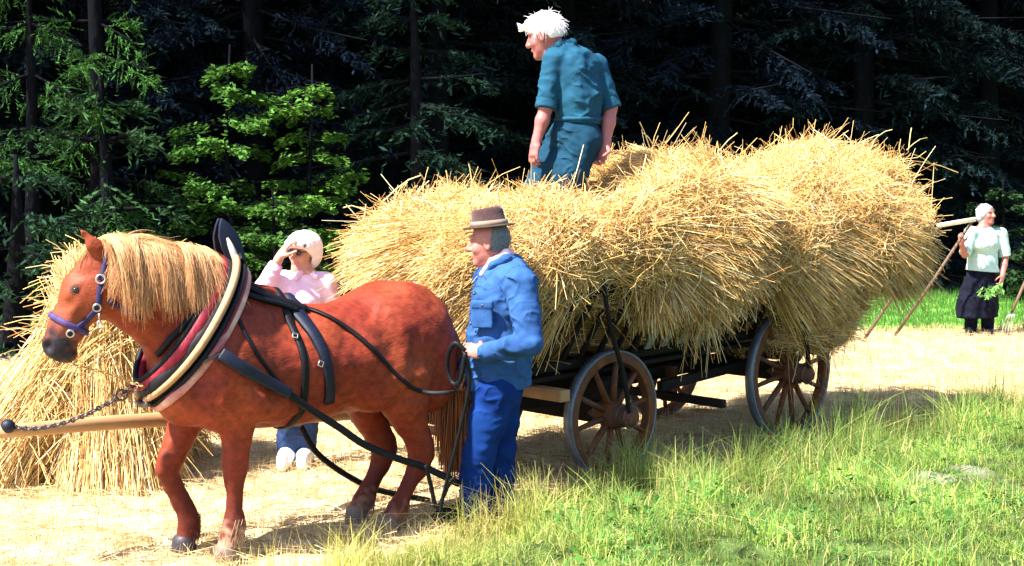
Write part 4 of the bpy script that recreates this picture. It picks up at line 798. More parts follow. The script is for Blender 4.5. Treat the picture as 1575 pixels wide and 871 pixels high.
def hand(S, w, d, nb, thumb=1, curl=.45, k=1.0, col=(.62, .27, .19), spread=.05):
    """w wrist, d towards the finger tips, nb out of the back of the hand, thumb = which side"""
    w = np.array(w); d = unit(d); nb = unit(np.array(nb) - d * (np.array(nb) @ d)); sd = np.cross(d, nb) * thumb
    S.cap(w - d * .02 * k, w + d * .03 * k, .026 * k, .028 * k, .015, sd, 1.15, col); S.cap(w + d * .03 * k, w + d * .080 * k, .021 * k, .019 * k, .012, sd, 2.0, col)
    for i, (ln, ro) in enumerate(((.074, .0), (.083, .004), (.077, .001), (.060, -.008))):
        p = w + d * (.084 + ro) * k + sd * (.0305 - .0205 * i) * k; a = curl * .35; sp = sd * (.5 - i / 3) * spread
        for sg, (fr, r) in enumerate(((.44, .0098), (.31, .0090), (.25, .0082))):
            dd = unit(d * math.cos(a) - nb * math.sin(a) + sp); p2 = p + dd * ln * fr * k; S.cap(p, p2, r * k, r * .93 * k, .005, col=col); p = p2; a += curl * (1.15, .95, .8)[sg]
    p = w + d * .022 * k + sd * .028 * k - nb * .006 * k; t1 = unit(d * .62 + sd * .75 - nb * .35); p2 = p + t1 * .045 * k; t2 = unit(d * .85 + sd * (.30 - .4 * curl) - nb * (.35 + .5 * curl)); p3 = p2 + t2 * .032 * k; t3 = unit(t2 - sd * .25 * curl)
    S.cap(p, p2, .0150 * k, .0115 * k, .012, col=col); S.cap(p2, p3, .0112 * k, .0100 * k, .005, col=col); S.cap(p3, p3 + t3 * .024 * k, .0100 * k, .0082 * k, .005, col=col)
def limbs(S, J, skin, build=1.0):
    """the body under the clothes, one skin from head to foot"""
    S.chain([(J['neck'], .060), (J['headbase'], .056)], .02, col=skin); b = build
    S.chain([(J['chest'], .112 * b), (J['belly'], .105 * b), (J['pelvis'], .112 * b)], .06, J['lat'], 1.25, skin)
    S.cap(J['neck'], J['chest'], .055, .10 * b, .05, col=skin)
    for s in 'LR':
        S.cap(J['neck'], J['sh' + s], .055, .062 * b, .04, col=skin)
        S.chain([(J['sh' + s], .060 * b), ((J['sh' + s] + J['el' + s]) / 2, .052 * b), (J['el' + s], .043 * b), (J['el' + s] * .6 + J['wr' + s] * .4, .044 * b), (J['wr' + s], .029 * b)], .02, col=skin)
        S.chain([(J['hip' + s], .085 * b), (J['kn' + s], .058 * b), (J['kn' + s] * .65 + J['an' + s] * .35, .060 * b), (J['an' + s], .042 * b)], .04, col=skin)
        f = unit(J['toe' + s] - J['an' + s]); S.cap(J['an' + s] + np.array((0, 0, -.03)), J['toe' + s] - f * .05, .036, .026, .03, col=skin)
def folds(wl, amp, seed, stretch=(1, 1, .45), fine=.18):
    a = Waves(wl, 9, seed, stretch); b = Waves(wl * .5, 12, seed + 1, stretch); m = Waves(wl * 1.8, 8, seed + 2); c = Waves(wl * .55, 9, seed + 3, stretch)
    return lambda P: amp * ((1.6 * np.exp(-np.abs(a(P)) * 2.6) + .8 * np.exp(-np.abs(c(P)) * 2.6) * (m(P) < .2)) * -np.clip(.55 + .6 * m(P), 0, 1.2) + .5 + fine * np.clip(b(P), -1.5, 1.5))
def garment(name, S, h, m, parent, amp=.007, wl=.13, seed=1, stretch=(1, 1, .45), base=(.5, .5, .5), relax=1): return skin_obj(name, S, h, m, parent, base, folds(wl, amp, seed, stretch), relax)
def hair_strands(parent, c, f, u, k, n, L, col, seed, sel, r=.0028, lift=.5, name='hair', down=.5):
    q = np.random.default_rng(seed); f = unit(f); u = unit(np.array(u) - f * (np.array(u) @ f)); rr = np.cross(f, u); d = q.normal(size=(n * 4, 3)); d /= np.linalg.norm(d, axis=1, keepdims=True); d = d[[sel(v) for v in d]][:n]; n = len(d)
    M = np.array([f, rr, u]); p = np.array(c) + k * ((d * (.102, .080, .102) + (-.012, 0, .025)) @ M); nn = d @ M; t = nn * lift + q.normal(0, .45, (n, 3)) - np.array((0, 0, 1)) * down - f * .3; t -= nn * np.minimum((t * nn).sum(1, keepdims=True), 0) * 1.0; t /= np.linalg.norm(t, axis=1, keepdims=True)
    s = np.linspace(0, 1, 6)[None, :, None]; X = p[:, None] + t[:, None] * s * (L * q.uniform(.6, 1.2, (n, 1, 1))) - np.array((0, 0, 1)) * s ** 2 * L * .35
    V, F, I = strands(X, np.linspace(1, .35, 6)[None] * r * q.uniform(.7, 1.3, (n, 1))); return link(name, mesh(name, V, F, (np.array(col) * q.uniform(.75, 1.2, (n, 1)))[I]), mat('hair', attr=True, rough=.5, spec=.35), parent)
def boot(S, an, toe, k=.02):
    f = unit((toe - an) * (1, 1, 0)); t = an + (toe - an) * .5; S.cap(an + (0, 0, .10), an, .056, .054, k); S.cap(an + (0, 0, -.030) - f * .03, t + (0, 0, .004), .050, .050, k); S.cap(t, toe + f * .03 + (0, 0, .012), .050, .042, k)
    f = unit((toe - an) * (1, 1, 0)); S.cap(an + (0, 0, .10), an, .056, .052, k); S.cap(an + (0, 0, -.035) - f * .02, an + f * .12 + (0, 0, -.045), .048, .046, k); S.cap(an + f * .12 + (0, 0, -.045), an + f * .20 + (0, 0, -.052), .046, .038, k)
Z3 = np.array((0, 0, 1.0))
# ------------------------------------------------------------------ the driver in blue
g = Fig('man in blue denim jacket, blue trousers and brown felt hat holding the reins', 752, 800, 8.10, .02); j = g.j; SKD = (.40, .145, .115)
J = dict(headbase=j(758, 392), neck=j(772, 408), chest=j(776, 458), belly=j(768, 530), pelvis=j(765, 592), lat=np.array((.45, 1, 0)),
         shL=j(800, 436, -.19), elL=j(816, 528, -.32), wrL=j(744, 543, -.27), shR=j(752, 432, .19), elR=j(738, 520, .22), wrR=j(716, 566, .02),
         hipL=j(762, 602, -.10), knL=j(737, 698, -.13), anL=j(728, 778, -.10), toeL=j(694, 796, -.13), hipR=j(770, 602, .10), knR=j(768, 694, .10), anR=j(768, 762, .12), toeR=j(738, 776, .10))
S = Skin(); limbs(S, J, SKD, 1.05); fd = np.array((-.965, .20, -.10)); up = np.array((-.10, 0, 1.0)); hc = j(752, 374)
head(S, hc, fd, up, 1.10, SKD); hand(S, J['wrL'], j(714, 536, -.22) - J['wrL'], (0, -.85, .5), 1, 1.25, 1.08, SKD); hand(S, J['wrR'], j(704, 588, .0) - J['wrR'], (-.3, -.6, .7), -1, 1.2, 1.05, SKD)
skin_obj('body', S, .0058, M_SKIN, g.t, SKD, relax=1)
M_DENIM = mat('denim', (.018, .062, .19), rough=.85, spec=.15, noise=(13, .28), bump=(6.5, 1.0), crease=True, tint=(.030, .092, .24), stretch=(1, 1, .7), bdist=.07); M_BLUET = mat('blue_work_cloth', (.0022, .018, .110), rough=.9, spec=.1, noise=(16, .35), bump=(6.0, 1.0), crease=True, stretch=(1, 1, .6), bdist=.06, tint=(.005, .032, .155))
S = Skin(); lat = J['lat']
S.chain([(j(778, 428), .120), (j(775, 460), .168), (j(769, 520), .178), (j(766, 560), .176), (j(767, 600), .180)], .05, lat, 1.12); S.ell(j(796, 436, .02), (.105, .21, .10), .05); S.cap(j(792, 412, -.05), j(790, 412, .06), .055, .055, .04)
for s, wr in (('L', .052), ('R', .05)):
    S.cap(J['neck'] * .8 + J['sh' + s] * .2 + (0, 0, -.035), J['sh' + s], .085, .098, .05); S.chain([(J['sh' + s], .096), (J['sh' + s] * .5 + J['el' + s] * .5, .088), (J['el' + s], .074), (J['el' + s] * .5 + J['wr' + s] * .5, .066), (J['wr' + s] + unit(J['wr' + s] - J['el' + s]) * -.01, .052)], .014)
S.cut(j(766, 596), j(767, 700) - j(764, 596), J['belly'] - (.5, .5, .6), J['belly'] + (.5, .5, 0)); jk = garment('jacket', S, .0065, M_DENIM, g.t, .0075, .20, 71, (1, 1, .6))
S = Skin(); S.chain([(j(746, 424, -.02), .020), (j(758, 408, -.085), .024), (j(778, 398, -.10), .026), (j(796, 400, -.03), .028), (j(794, 398, .07), .026), (j(775, 400, .11), .022), (j(752, 412, .08), .02)], .02); garment('collar', S, .008, M_DENIM, jk, .004, .06, 72)
S = Skin(); S.box(j(742, 487, -.205), (.058, .006, .060), .006, .01, [unit((.93, -.36, 0)), unit((.36, .93, 0)), Z3]); S.box(j(742, 468, -.210), (.060, .008, .016), .006, .01, [unit((.93, -.36, 0)), unit((.36, .93, 0)), Z3]); garment('pocket', S, .007, M_DENIM, jk, .002, .06, 73)
for s in 'LR': a = unit(J['wr' + s] - J['el' + s]); S = Skin(); S.cap(J['wr' + s] - a * .055, J['wr' + s] - a * .012, .058, .057, .01); S.cut(J['wr' + s] - a * .004, a); garment('cuff', S, .007, M_DENIM, jk, .002, .06, 78)
for (a, b, d) in ((742, 470, -.222), (729, 452, -.17), (724, 498, -.17), (722, 545, -.165)): MB().lathe(j(a, b, d), (-.3, -1, 0), [(0, .004), (.007, .004), (.008, 0), (.008, -.006)], 10).build('button', M_IRON, jk, True)
S = Skin(); S.chain([(j(742, 422, -.03), .018), (j(758, 402, -.062), .022), (j(778, 390, -.060), .024), (j(784, 390, .05), .022), (j(758, 404, .07), .02)], .02)
garment('shirt_collar', S, .007, mat('check_cloth', (.66, .38, .50), rough=.85, noise=(55, .5), tint=(.75, .60, .66)), g.t, .003, .05, 74)
S = Skin(); S.ell(J['pelvis'] + (0, 0, -.01), (.155, .185, .14), .05)
for s in 'LR': S.chain([(J['hip' + s], .130), ((J['hip' + s] + J['kn' + s]) / 2, .108), (J['kn' + s], .092), ((J['kn' + s] + J['an' + s]) / 2, .088), (J['an' + s] + (0, 0, -.045), .090)], .035)
garment('trousers', S, .007, M_BLUET, g.t, .0075, .20, 75, (1, 1, .55))
S = Skin(); [boot(S, J['an' + s], J['toe' + s]) for s in 'LR']; skin_obj('boots', S, .009, M_LEATH, g.t)
hu = unit(up); hx = unit(fd - hu * (fd @ hu)); hcn = hc + hu * .072 * 1.1; M_FELT = mat('brown_felt', (.060, .030, .030), rough=.95, spec=.1, noise=(20, .3), bump=(90, .3), sheen=.2, tint=(.08, .048, .05))
tl = unit(hu + hx * .05); S = Skin()
hat_c = hcn - hx * .012
S.cap(hat_c, hat_c + tl * .085, .108, .094, .01, np.cross(tl, hx), .86); S.cuts.append((hat_c + tl * .122, unit(tl + hx * .04), None, None)); S.ell(hat_c + tl * .135, (.10, .030, .022), .02, [hx, np.cross(tl, hx), tl], sub=True)
S.cuts.append((hat_c + tl * .012, -tl, None, None)); hat = skin_obj('hat', S, .006, M_FELT, g.t, relax=2)
mb = MB(); mb.lathe(hat_c + tl * .004, tl, [(.098, .016), (.128, .006), (.150, .008), (.156, .014), (.150, .016), (.128, .014), (.098, .026)], 40, hx, 1.0, .88); mb.build('brim', mat('brim_felt', (.040, .027, .019), rough=.95, noise=(20, .3), bump=(90, .3)), hat, True)
mb = MB(); mb.lathe(hat_c + tl * .016, tl, [(.1075, .002), (.1125, .003), (.1095, .034), (.1045, .035)], 40, hx, 1.0, .86); mb.build('hat_band', mat('hat_ribbon', (.20, .145, .11), rough=.7, noise=(30, .2)), hat, True)
S = Skin(); A3 = [hx, np.cross(hx, hu), hu]; S.ell(hc + hu * .028 - hx * .017, (.113, .0885, .108), .02, A3); S.cuts.append((hc + hx * -.022, unit(hx + hu * .25), None, None)); S.cuts.append((hc - hu * .062 - hx * .05, unit(-hu + hx * .25), None, None)); skin_obj('hair', S, .006, mat('dark_grey_hair', (.12, .13, .14), rough=.6, noise=(90, .5), bump=(120, .8)), g.t, disp=folds(.03, .003, 76, (.5, .5, 2)))
hair_strands(g.t, hc, fd, up, 1.10, 260, .022, (.19, .20, .21), 77, lambda v: -.55 < v[2] < .3 and v[0] < -.35, .0012, .1, 'hair_lengths', 1.0)
# ------------------------------------------------------------------ the man on the load
g = Fig('white-haired man in teal work shirt and dark trousers standing on top of the straw load', 850, 408, 9.55, 1.33); j = g.j; SK2 = (.33, .115, .105)
J = dict(headbase=j(846, 66), neck=j(862, 80), chest=j(884, 118), belly=j(890, 165), pelvis=j(884, 210), lat=np.array((.90, .35, 0)),
         shL=j(852, 92, -.06), elL=j(840, 165, -.10), wrL=j(825, 218, -.13), shR=j(917, 101, .07), elR=j(939, 165, .06), wrR=j(931, 224, -.02),
         hipL=j(870, 215, .10), knL=j(822, 300, .02), anL=j(842, 392, .10), toeL=j(812, 402, .05), hipR=j(895, 218, -.05), knR=j(858, 318, -.12), anR=j(880, 396, -.05), toeR=j(850, 406, -.1))
S = Skin(); limbs(S, J, SK2, 1.04); fd = np.array((-.90, .38, -.26)); up = np.array((-.26, .05, 1.0)); hc = j(838, 56)
head(S, hc, fd, up, 1.16, SK2); hand(S, J['wrL'], j(819, 246, -.15) - J['wrL'], (-.75, -.55, -.2), 1, .75, 1.12, SK2); hand(S, J['wrR'], j(922, 252, -.06) - J['wrR'], (.6, .7, .2), 1, .7, 1.12, SK2)
skin_obj('body', S, .006, M_SKIN, g.t, SK2, relax=1)
M_TEAL = mat('teal_cloth', (.007, .052, .098), rough=.85, spec=.15, noise=(14, .25), bump=(6.5, 1.0), crease=True, stretch=(1, 1, .6), bdist=.06, tint=(.011, .076, .13)); M_NAVY = mat('dark_blue_cloth', (.0045, .030, .058), rough=.88, spec=.12, noise=(14, .3), bump=(6.0, 1.0), crease=True, stretch=(1, 1, .6), bdist=.06, tint=(.007, .045, .080))
S = Skin(); lat = J['lat']
S.chain([(j(868, 82), .095), (j(884, 112), .140), (j(889, 150), .142), (j(890, 192), .140)], .05, lat, 1.12); S.cap(J['shL'], J['shR'], .078, .074, .06)
for s in 'LR': S.chain([(J['sh' + s], .080), ((J['sh' + s] + J['el' + s]) / 2, .075), (J['el' + s] + unit(J['sh' + s] - J['el' + s]) * .03, .070)], .016)
for s, lo, hi in (('L', (.10, .10, .08), (.045, .10, .08)), ('R', (.045, .10, .08), (.10, .10, .08))): S.cut(J['el' + s], J['el' + s] - J['sh' + s], J['el' + s] - lo, J['el' + s] + hi)
S.cut(j(890, 190), j(886, 260) - j(890, 190), J['belly'] - (.2, .3, .4), J['belly'] + (.2, .3, .2)); sh = garment('work_shirt', S, .0065, M_TEAL, g.t, .0075, .20, 81, (1, 1, .6))
for s in 'LR':
    a = unit(J['el' + s] - J['sh' + s]); S = Skin(); S.cap(J['el' + s] - a * .035, J['el' + s] + a * .002, .074, .077, .01); S.cut(J['el' + s] + a * .012, a); garment('sleeve_cuff', S, .007, M_TEAL, sh, .003, .06, 82)
S = Skin(); S.chain([(j(845, 80, -.03), .020), (j(858, 70, -.07), .025), (j(880, 66, -.02), .028), (j(880, 70, .06), .025), (j(850, 78, .07), .02)], .02); garment('collar', S, .008, M_TEAL, sh, .004, .06, 83)
S = Skin(); S.ell(J['pelvis'] + (.01, .02, .0), (.165, .15, .15), .05, [unit(lat), unit(np.cross(Z3, lat)), Z3]); S.cap(j(888, 186), J['pelvis'], .128, .14, .04, lat, 1.15)
for s in 'LR': S.chain([(J['hip' + s], .132), ((J['hip' + s] + J['kn' + s]) / 2, .116), (J['kn' + s], .098), ((J['kn' + s] + J['an' + s]) / 2, .088), (J['an' + s], .085)], .04)
tr_ = garment('trousers', S, .007, M_NAVY, g.t, .0075, .20, 84, (1, 1, .55))
mb = MB(); mb.lathe(j(889.5, 184), unit(j(889, 150) - j(888, 200)), [(.138, -.012), (.146, -.011), (.146, .014), (.138, .015)], 36, unit(lat), 1.12, 1.0); mb.build('waistband', M_TEAL, tr_, True)
S = Skin(); [boot(S, J['an' + s], J['toe' + s]) for s in 'LR']; skin_obj('boots', S, .009, M_LEATH, g.t)
S = Skin(); hu = unit(up); hx = unit(fd - hu * (fd @ hu)); hr = np.cross(hx, hu); A3 = [hx, hr, hu]; M_WHAIR = mat('white_hair', (.86, .80, .82), rough=.55, noise=(70, .15), bump=(90, .8))
S.ell(hc + hu * .055 - hx * .012, (.118, .100, .100), .02, A3); S.ell(hc + hu * .020 - hx * .065, (.070, .085, .080), .03, A3); S.cap(hc + hx * .085 + hu * .105, hc + hx * .15 + hu * .085, .038, .014, .03); S.cap(hc + hx * .135 + hu * .10, hc + hx * .165 + hu * .13, .018, .008, .02)
S.ell(hc + hx * .10 - hu * .02, (.085, .13, .075), .02, A3, sub=True); S.cuts.append((hc - hu * .035, -hu, None, None))
hm = skin_obj('hair', S, .0065, M_WHAIR, g.t, disp=folds(.035, .008, 85, (1, 1, 1)))
hair_strands(hm, hc + hu * .02, fd, up, 1.15, 700, .06, (.88, .82, .84), 86, lambda v: v[2] > -.1 and (v[0] < .5 or v[2] > .55), .0019, .28, 'hair_tuft', .75)
# ------------------------------------------------------------------ the woman in pink behind the horse
g = Fig('woman in pink and white shirt, pale hat and sunglasses raising one hand to her brow', 455, 712, 9.55); j = g.j; SK3 = (.52, .25, .18)
J = dict(headbase=j(464, 412), neck=j(468, 424), chest=j(467, 462), belly=j(466, 525), pelvis=j(464, 560), lat=np.array((1, .15, 0)),
         shL=j(500, 436, .02), elL=j(520, 500, .04), wrL=j(505, 548, -.08), shR=j(434, 434, -.02), elR=j(405, 446, -.14), wrR=j(430, 396, -.17),
         hipL=j(474, 565, .02), knL=j(474, 630, .0), anL=j(470, 692, .04), toeL=j(466, 706, -.10), hipR=j(453, 565, -.02), knR=j(448, 630, -.04), anR=j(442, 692, .0), toeR=j(436, 706, -.14))
S = Skin(); limbs(S, J, SK3, .9); fd = np.array((-.42, -.86, -.12)); up = np.array((.05, -.1, 1.0)); hc = j(465, 388)
head(S, hc, fd, up, .98, SK3, (.50, .14, .15)); hand(S, J['wrR'], j(446, 370, -.16) - J['wrR'], (-.6, -.4, .7), 1, .55, 1.0, SK3); hand(S, J['wrL'], j(498, 575, -.1) - J['wrL'], (.6, -.7, 0), 1, .5, .95, SK3)
skin_obj('body', S, .0065, M_SKIN, g.t, SK3, relax=1)
M_PINK = mat('pink_white_cloth', (.80, .58, .74), rough=.85, spec=.15, noise=(9, .2), bump=(200, .2), tint=(.74, .30, .60)); M_WHITEC = mat('white_cloth', (.86, .76, .80), rough=.85, spec=.15, noise=(12, .12), bump=(160, .3))
S = Skin(); S.chain([(j(468, 432), .085), (j(467, 458), .125), (j(466, 510), .118), (j(465, 565), .130)], .05, J['lat'], 1.22); S.cap(J['shL'], J['shR'], .070, .070, .05)
for s in 'LR': S.chain([(J['sh' + s], .078), (J['el' + s], .066), (J['el' + s] * .35 + J['wr' + s] * .65, .054)], .03)
S.cut(j(465, 570), (0, 0, -1), J['pelvis'] - .3, J['pelvis'] + .3); s3 = garment('shirt', S, .009, M_PINK, g.t, .004, .18, 91)
S = Skin(); S.chain([(j(456, 428, -.10), .018), (j(462, 420, -.06), .02), (j(478, 418, .0), .022), (j(486, 426, -.08), .018)], .02); garment('collar', S, .008, M_PINK, s3, .003, .06, 92)
S = Skin()
for s in 'LR': S.chain([(J['hip' + s], .118), (J['kn' + s], .086), (J['an' + s] + (0, 0, .02), .075)], .04)
garment('jeans', S, .010, mat('jeans_cloth', (.018, .04, .11), rough=.9, noise=(16, .3)), g.t, .008, .14, 93)
S = Skin(); [boot(S, J['an' + s] + (0, 0, -.02), J['toe' + s]) for s in 'LR']; S.cuts += [(J['an' + s] + (0, 0, .05), (0, 0, 1.), None, None) for s in 'L']; skin_obj('shoes', S, .009, mat('white_shoe', (.75, .74, .76), rough=.5), g.t)
hu = unit(up); hx = unit(fd - hu * (fd @ hu)); hr = np.cross(hx, hu); A3 = [hx, hr, hu]; S = Skin(); S.ell(hc + hu * .055 - hx * .015, (.125, .108, .092), .02, A3); S.ell(hc - hu * .01 - hx * .065, (.080, .110, .120), .05, A3); S.ell(hc - hu * .075 + hx * .115, (.15, .12, .125), .02, A3, sub=True); S.cap(hc + hx * .10 + hu * .066 - hr * .05, hc + hx * .10 + hu * .066 + hr * .05, .024, .024, .03)
garment('hat', S, .007, M_WHITEC, g.t, .003, .09, 94, (1, 1, 1))
S = Skin(); S.ell(hc + hu * .0 - hx * .035, (.085, .086, .085), .02, A3); S.cap(hc + hx * .08 + hu * .060 - hr * .06, hc + hx * .085 + hu * .058 + hr * .06, .020, .020, .03); S.ell(hc + hx * .10 - hu * .03, (.09, .075, .085), .02, A3, sub=True); skin_obj('hair', S, .0065, mat('brown_hair', (.12, .05, .035), rough=.6, noise=(80, .4), bump=(100, .8)), g.t)
mb = MB()
for b in (-1, 1): mb.lathe(hc + hx * .094 + hr * .031 * b + hu * .010, hx + hr * .25 * b, [(0, -.004), (.022, -.004), (.023, 0), (.020, .004), (0, .006)], 16, hr, 1.0, .85)
mb.bar(hc + hx * .10 - hr * .012 + hu * .016, hc + hx * .10 + hr * .012 + hu * .016, .004, .004)
for b in (-1, 1): mb.bar(hc + hx * .090 + hr * .052 * b + hu * .015, hc - hx * .01 + hr * .080 * b + hu * .012, .004, .005)
mb.build('sunglasses', mat('dark_lens', (.035, .012, .010), rough=.1, spec=.6), g.t)
# ------------------------------------------------------------------ the woman with the rake
g = Fig('grey-haired woman in mint blouse and black skirt standing at the far right with a rake', 1507, 514, 17.5); j = g.j; SK4 = (.32, .12, .095)
J = dict(headbase=j(1513, 344), neck=j(1514, 352), chest=j(1514, 374), belly=j(1510, 402), pelvis=j(1508, 424), lat=np.array((1, -.15, 0)),
         shR=j(1493, 358, -.05), elR=j(1484, 392, -.16), wrR=j(1479, 374, -.26), shL=j(1539, 360, .04), elL=j(1546, 396, .02), wrL=j(1542, 424, -.10),
         hipR=j(1498, 428, .0), knR=j(1495, 470, -.02), anR=j(1493, 505, .02), toeR=j(1490, 514, -.16), hipL=j(1520, 428, .0), knL=j(1519, 470, -.02), anL=j(1519, 505, .02), toeL=j(1522, 514, -.16))
S = Skin(); limbs(S, J, SK4, .92); fd = np.array((.62, -.76, .02)); up = np.array((0, 0, 1.0)); hc = j(1517, 330)
head(S, hc, fd, up, 1.0, SK4); hand(S, J['wrR'], j(1478, 364, -.28) - J['wrR'], (-.7, -.6, .1), 1, 1.2, 1.0, SK4); hand(S, J['wrL'], j(1539, 440, -.14) - J['wrL'], (.7, -.6, 0), 1, .8, 1.0, SK4)
skin_obj('body', S, .007, M_SKIN, g.t, SK4, relax=1)
M_MINT = mat('mint_cloth', (.34, .50, .46), rough=.85, spec=.15, noise=(12, .12), bump=(160, .25)); M_BLACKC = mat('black_cloth', (.005, .006, .014), rough=.9, spec=.1, noise=(14, .4))
S = Skin(); S.chain([(j(1514, 356), .085), (j(1514, 374), .130), (j(1511, 398), .134), (j(1511, 420), .168)], .05, J['lat'], 1.25); S.cap(J['shL'], J['shR'], .07, .07, .05); S.ell(j(1512, 378, -.11), (.12, .07, .07), .06)
for s in 'LR': S.chain([(J['sh' + s], .082), (J['el' + s], .074)], .03)
for s in 'LR': S.cut(J['el' + s] + (0, 0, .01), J['el' + s] - J['sh' + s], J['el' + s] - .085, J['el' + s] + .085)
S.cut(j(1510, 417), (-.08, 0, -1), J['pelvis'] - .32, J['pelvis'] + .32); S.cap(j(1488, 424, -.22), j(1503, 390, -.22), .022, .003, .02, sub=True); garment('blouse', S, .010, M_MINT, g.t, .004, .16, 96)
S = Skin(); S.chain([(j(1510, 412), .118), (j(1507, 440), .168), (j(1504, 470), .205), (j(1503, 486), .215)], .05, J['lat'], 1.18); S.cut(j(1503, 488), (.05, 0, -1)); sk_ = garment('skirt', S, .012, M_BLACKC, g.t, .022, .16, 97, (1, 1, 3.0))
S = Skin()
for s in 'LR': S.chain([(J['hip' + s], .10), (J['kn' + s], .09), (J['an' + s], .078)], .03)
garment('trousers', S, .011, M_BLACKC, g.t, .006, .14, 98); S = Skin(); [boot(S, J['an' + s] + (0, 0, -.01), J['toe' + s]) for s in 'LR']; skin_obj('boots', S, .010, M_LEATH, g.t)
hu = unit(up); hx = unit(fd - hu * (fd @ hu)); hr = np.cross(hx, hu); A3 = [hx, hr, hu]; S = Skin(); S.ell(hc + hu * .030 - hx * .025, (.112, .096, .105), .02, A3); S.ell(hc - hu * .045 - hx * .050, (.065, .090, .075), .04, A3); S.ell(hc + hx * .105 - hu * .03, (.085, .078, .10), .02, A3, sub=True); skin_obj('hair', S, .0075, mat('grey_hair', (.28, .29, .33), rough=.6, noise=(70, .3), bump=(90, .8)), g.t, disp=folds(.04, .006, 99, (.6, .6, 1.5)))
# ------------------------------------------------------------------ hand tools
rake = thing('hay_rake', 'wide hay rake with two long poles and pale crossbar, held by the mint-bloused woman', 'rake', atz(1350, 522, 0))
ro = np.array(rake.location); a1_ = atz(1326, 527, .0) - ro; a2_ = atz(1376, 517, .0) - ro; b1 = aty(1444, 347, 16.9) - ro; b2 = aty(1497, 338, 17.15) - ro
for a, b in ((a1_, b1), (a2_, b2)): MB().tube([a, a * .5 + b * .5 + (0, 0, -.015), b], [.020, .019, .017], 8).build('pole', mat('rake_wood', (.12, .07, .045), rough=.7, noise=(14, .4), stretch=(1, 1, .2)), rake, True)
mb = MB(); mb.bar(b1 - (b2 - b1) * .04, b2 + (b2 - b1) * .06, .035, .052); cbar = mb.build('crossbar', mat('bleached_wood', (.66, .62, .46), rough=.7, noise=(12, .25)), rake, False, .008)
for i in range(9): p = b1 + (b2 - b1) * (.03 + .94 * i / 8); MB().tube([p, p + np.array((-.02, .10, .01))], [.008, .005], 6).build('tooth', MATS['rake_wood'], cbar)
fk = thing('pitchfork', 'pitchfork with long wooden handle and curved steel tines at the right edge of the picture', 'pitchfork', atz(1549, 514, 0)); fo = np.array(fk.location)
r0 = aty(1556, 482, 17.4) - fo; MB().tube([r0, aty(1566, 458, 17.4) - fo, aty(1602, 376, 17.6) - fo], [.018, .019, .018], 8).build('handle', MATS['rake_wood'], fk, True)
for i in range(4):
    e = aty(1541 + i * 4.6, 513 - i * .6, 17.3) - fo; m_ = aty(1545 + i * 4.4, 495, 17.3) - fo; MB().tube(smoothpath([r0, r0 * .35 + m_ * .65 + (0, -.05, .05), m_, e], 5), np.linspace(.008, .005, 16), 6).build('tine', mat('worn_steel', (.52, .50, .44), rough=.4, metal=.6), fk, True)
sp = thing('leafy_sprig', 'small green leafy sprig held in front of the black skirt', 'sprig', aty(1540, 440, 17.28)); spo = np.array(sp.location); mb = MB(); lf = MB(); q = random.Random(3)
for i in range(7):
    e = aty(1508 + i * 5.0 + q.uniform(-3, 3), 448 + abs(i - 3) * -1.5 + q.uniform(0, 14), 17.2) - spo; mb.tube([np.zeros(3), e * .5 + (0, 0, .03), e], [.005, .004, .002], 5)
    for k in range(7):
        c = e * (.45 + .1 * k) + np.array((q.uniform(-.04, .04), q.uniform(-.03, .03), q.uniform(-.04, .04))); a = unit([q.gauss(0, 1) for _ in range(3)]); b = unit(np.cross(a, (q.gauss(0, 1), 1, q.gauss(0, 1)))); nn = np.cross(a, b) * .006; lf.add([c - a * .045, c + b * .024 + nn, c + a * .045, c - b * .024 + nn], [(0, 1, 2, 3)])
mb.build('stem', mat('stem_green', (.07, .13, .03), rough=.6), sp, True); lf.build('leaves', mat('sprig_leaf', (.16, .36, .09), rough=.5, trans=.25, noise=(30, .3)), sp)
# ================================================================== GRASS, STUBBLE, WEEDS
def region(n, fn, x0, x1, y0, y1):
    """ground points thinned by fn(x, y) in 0..1"""
    x = rng.uniform(x0, x1, n); y = rng.uniform(y0, y1, n); k = (np.abs(x) < y * .385 + .5) & (rng.uniform(size=n) < fn(x, y)); return x[k], y[k]
def blades(x, y, h, w, lean, col, S=4, az=None):
    n = len(x); z = ground_z(x, y); a = rng.uniform(0, 6.28, n) if az is None else az; d = np.stack([np.cos(a), np.sin(a), 0 * a], 1); s = np.linspace(0, 1, S)
    X = np.stack([x, y, z - .01], 1)[:, None] + d[:, None] * (lean * h)[:, None, None] * (s ** 2)[None, :, None]; X[:, :, 2] += h[:, None] * (s - .25 * np.minimum(lean, 2)[:, None] * s ** 2)
    a2 = rng.uniform(0, 6.28, n); V, F, I = ribbons(X, w[:, None] * (1 - .85 * s)[None], np.stack([np.cos(a2), np.sin(a2), 0 * a2], 1)); return V, F, col[I]
def pick(n, cols, p, v=.2):
    c = np.array(cols)[rng.choice(len(cols), n, p=p)]; return c * rng.uniform(1 - v, 1 + v, (n, 1))
M_GRASS = mat('grass', attr=True, rough=.6, spec=.2, trans=.42)
gp = Waves(.9, 12, 101); gt = Waves(.35, 12, 102)
def P3(x, y): return np.stack([x, y, 0 * x], -1)
parts = []
def dens(x, y):
    v = verge(x, y); trk = np.exp(-((v - 1.80 + .10 * gw1(P3(x, y))) / .14) ** 2) * sst((x - 1.9) / .5) * sst(gw2(P3(x, y)) + .7); bare = 0
    return np.clip((v + .12) / .22, 0, 1) * (1 - .85 * trk) * np.clip(.75 + .55 * gt(P3(x * 1.3, y * 1.3 + 5)), .40, 1) * np.clip(1.6 - y / 12, .35, 1)
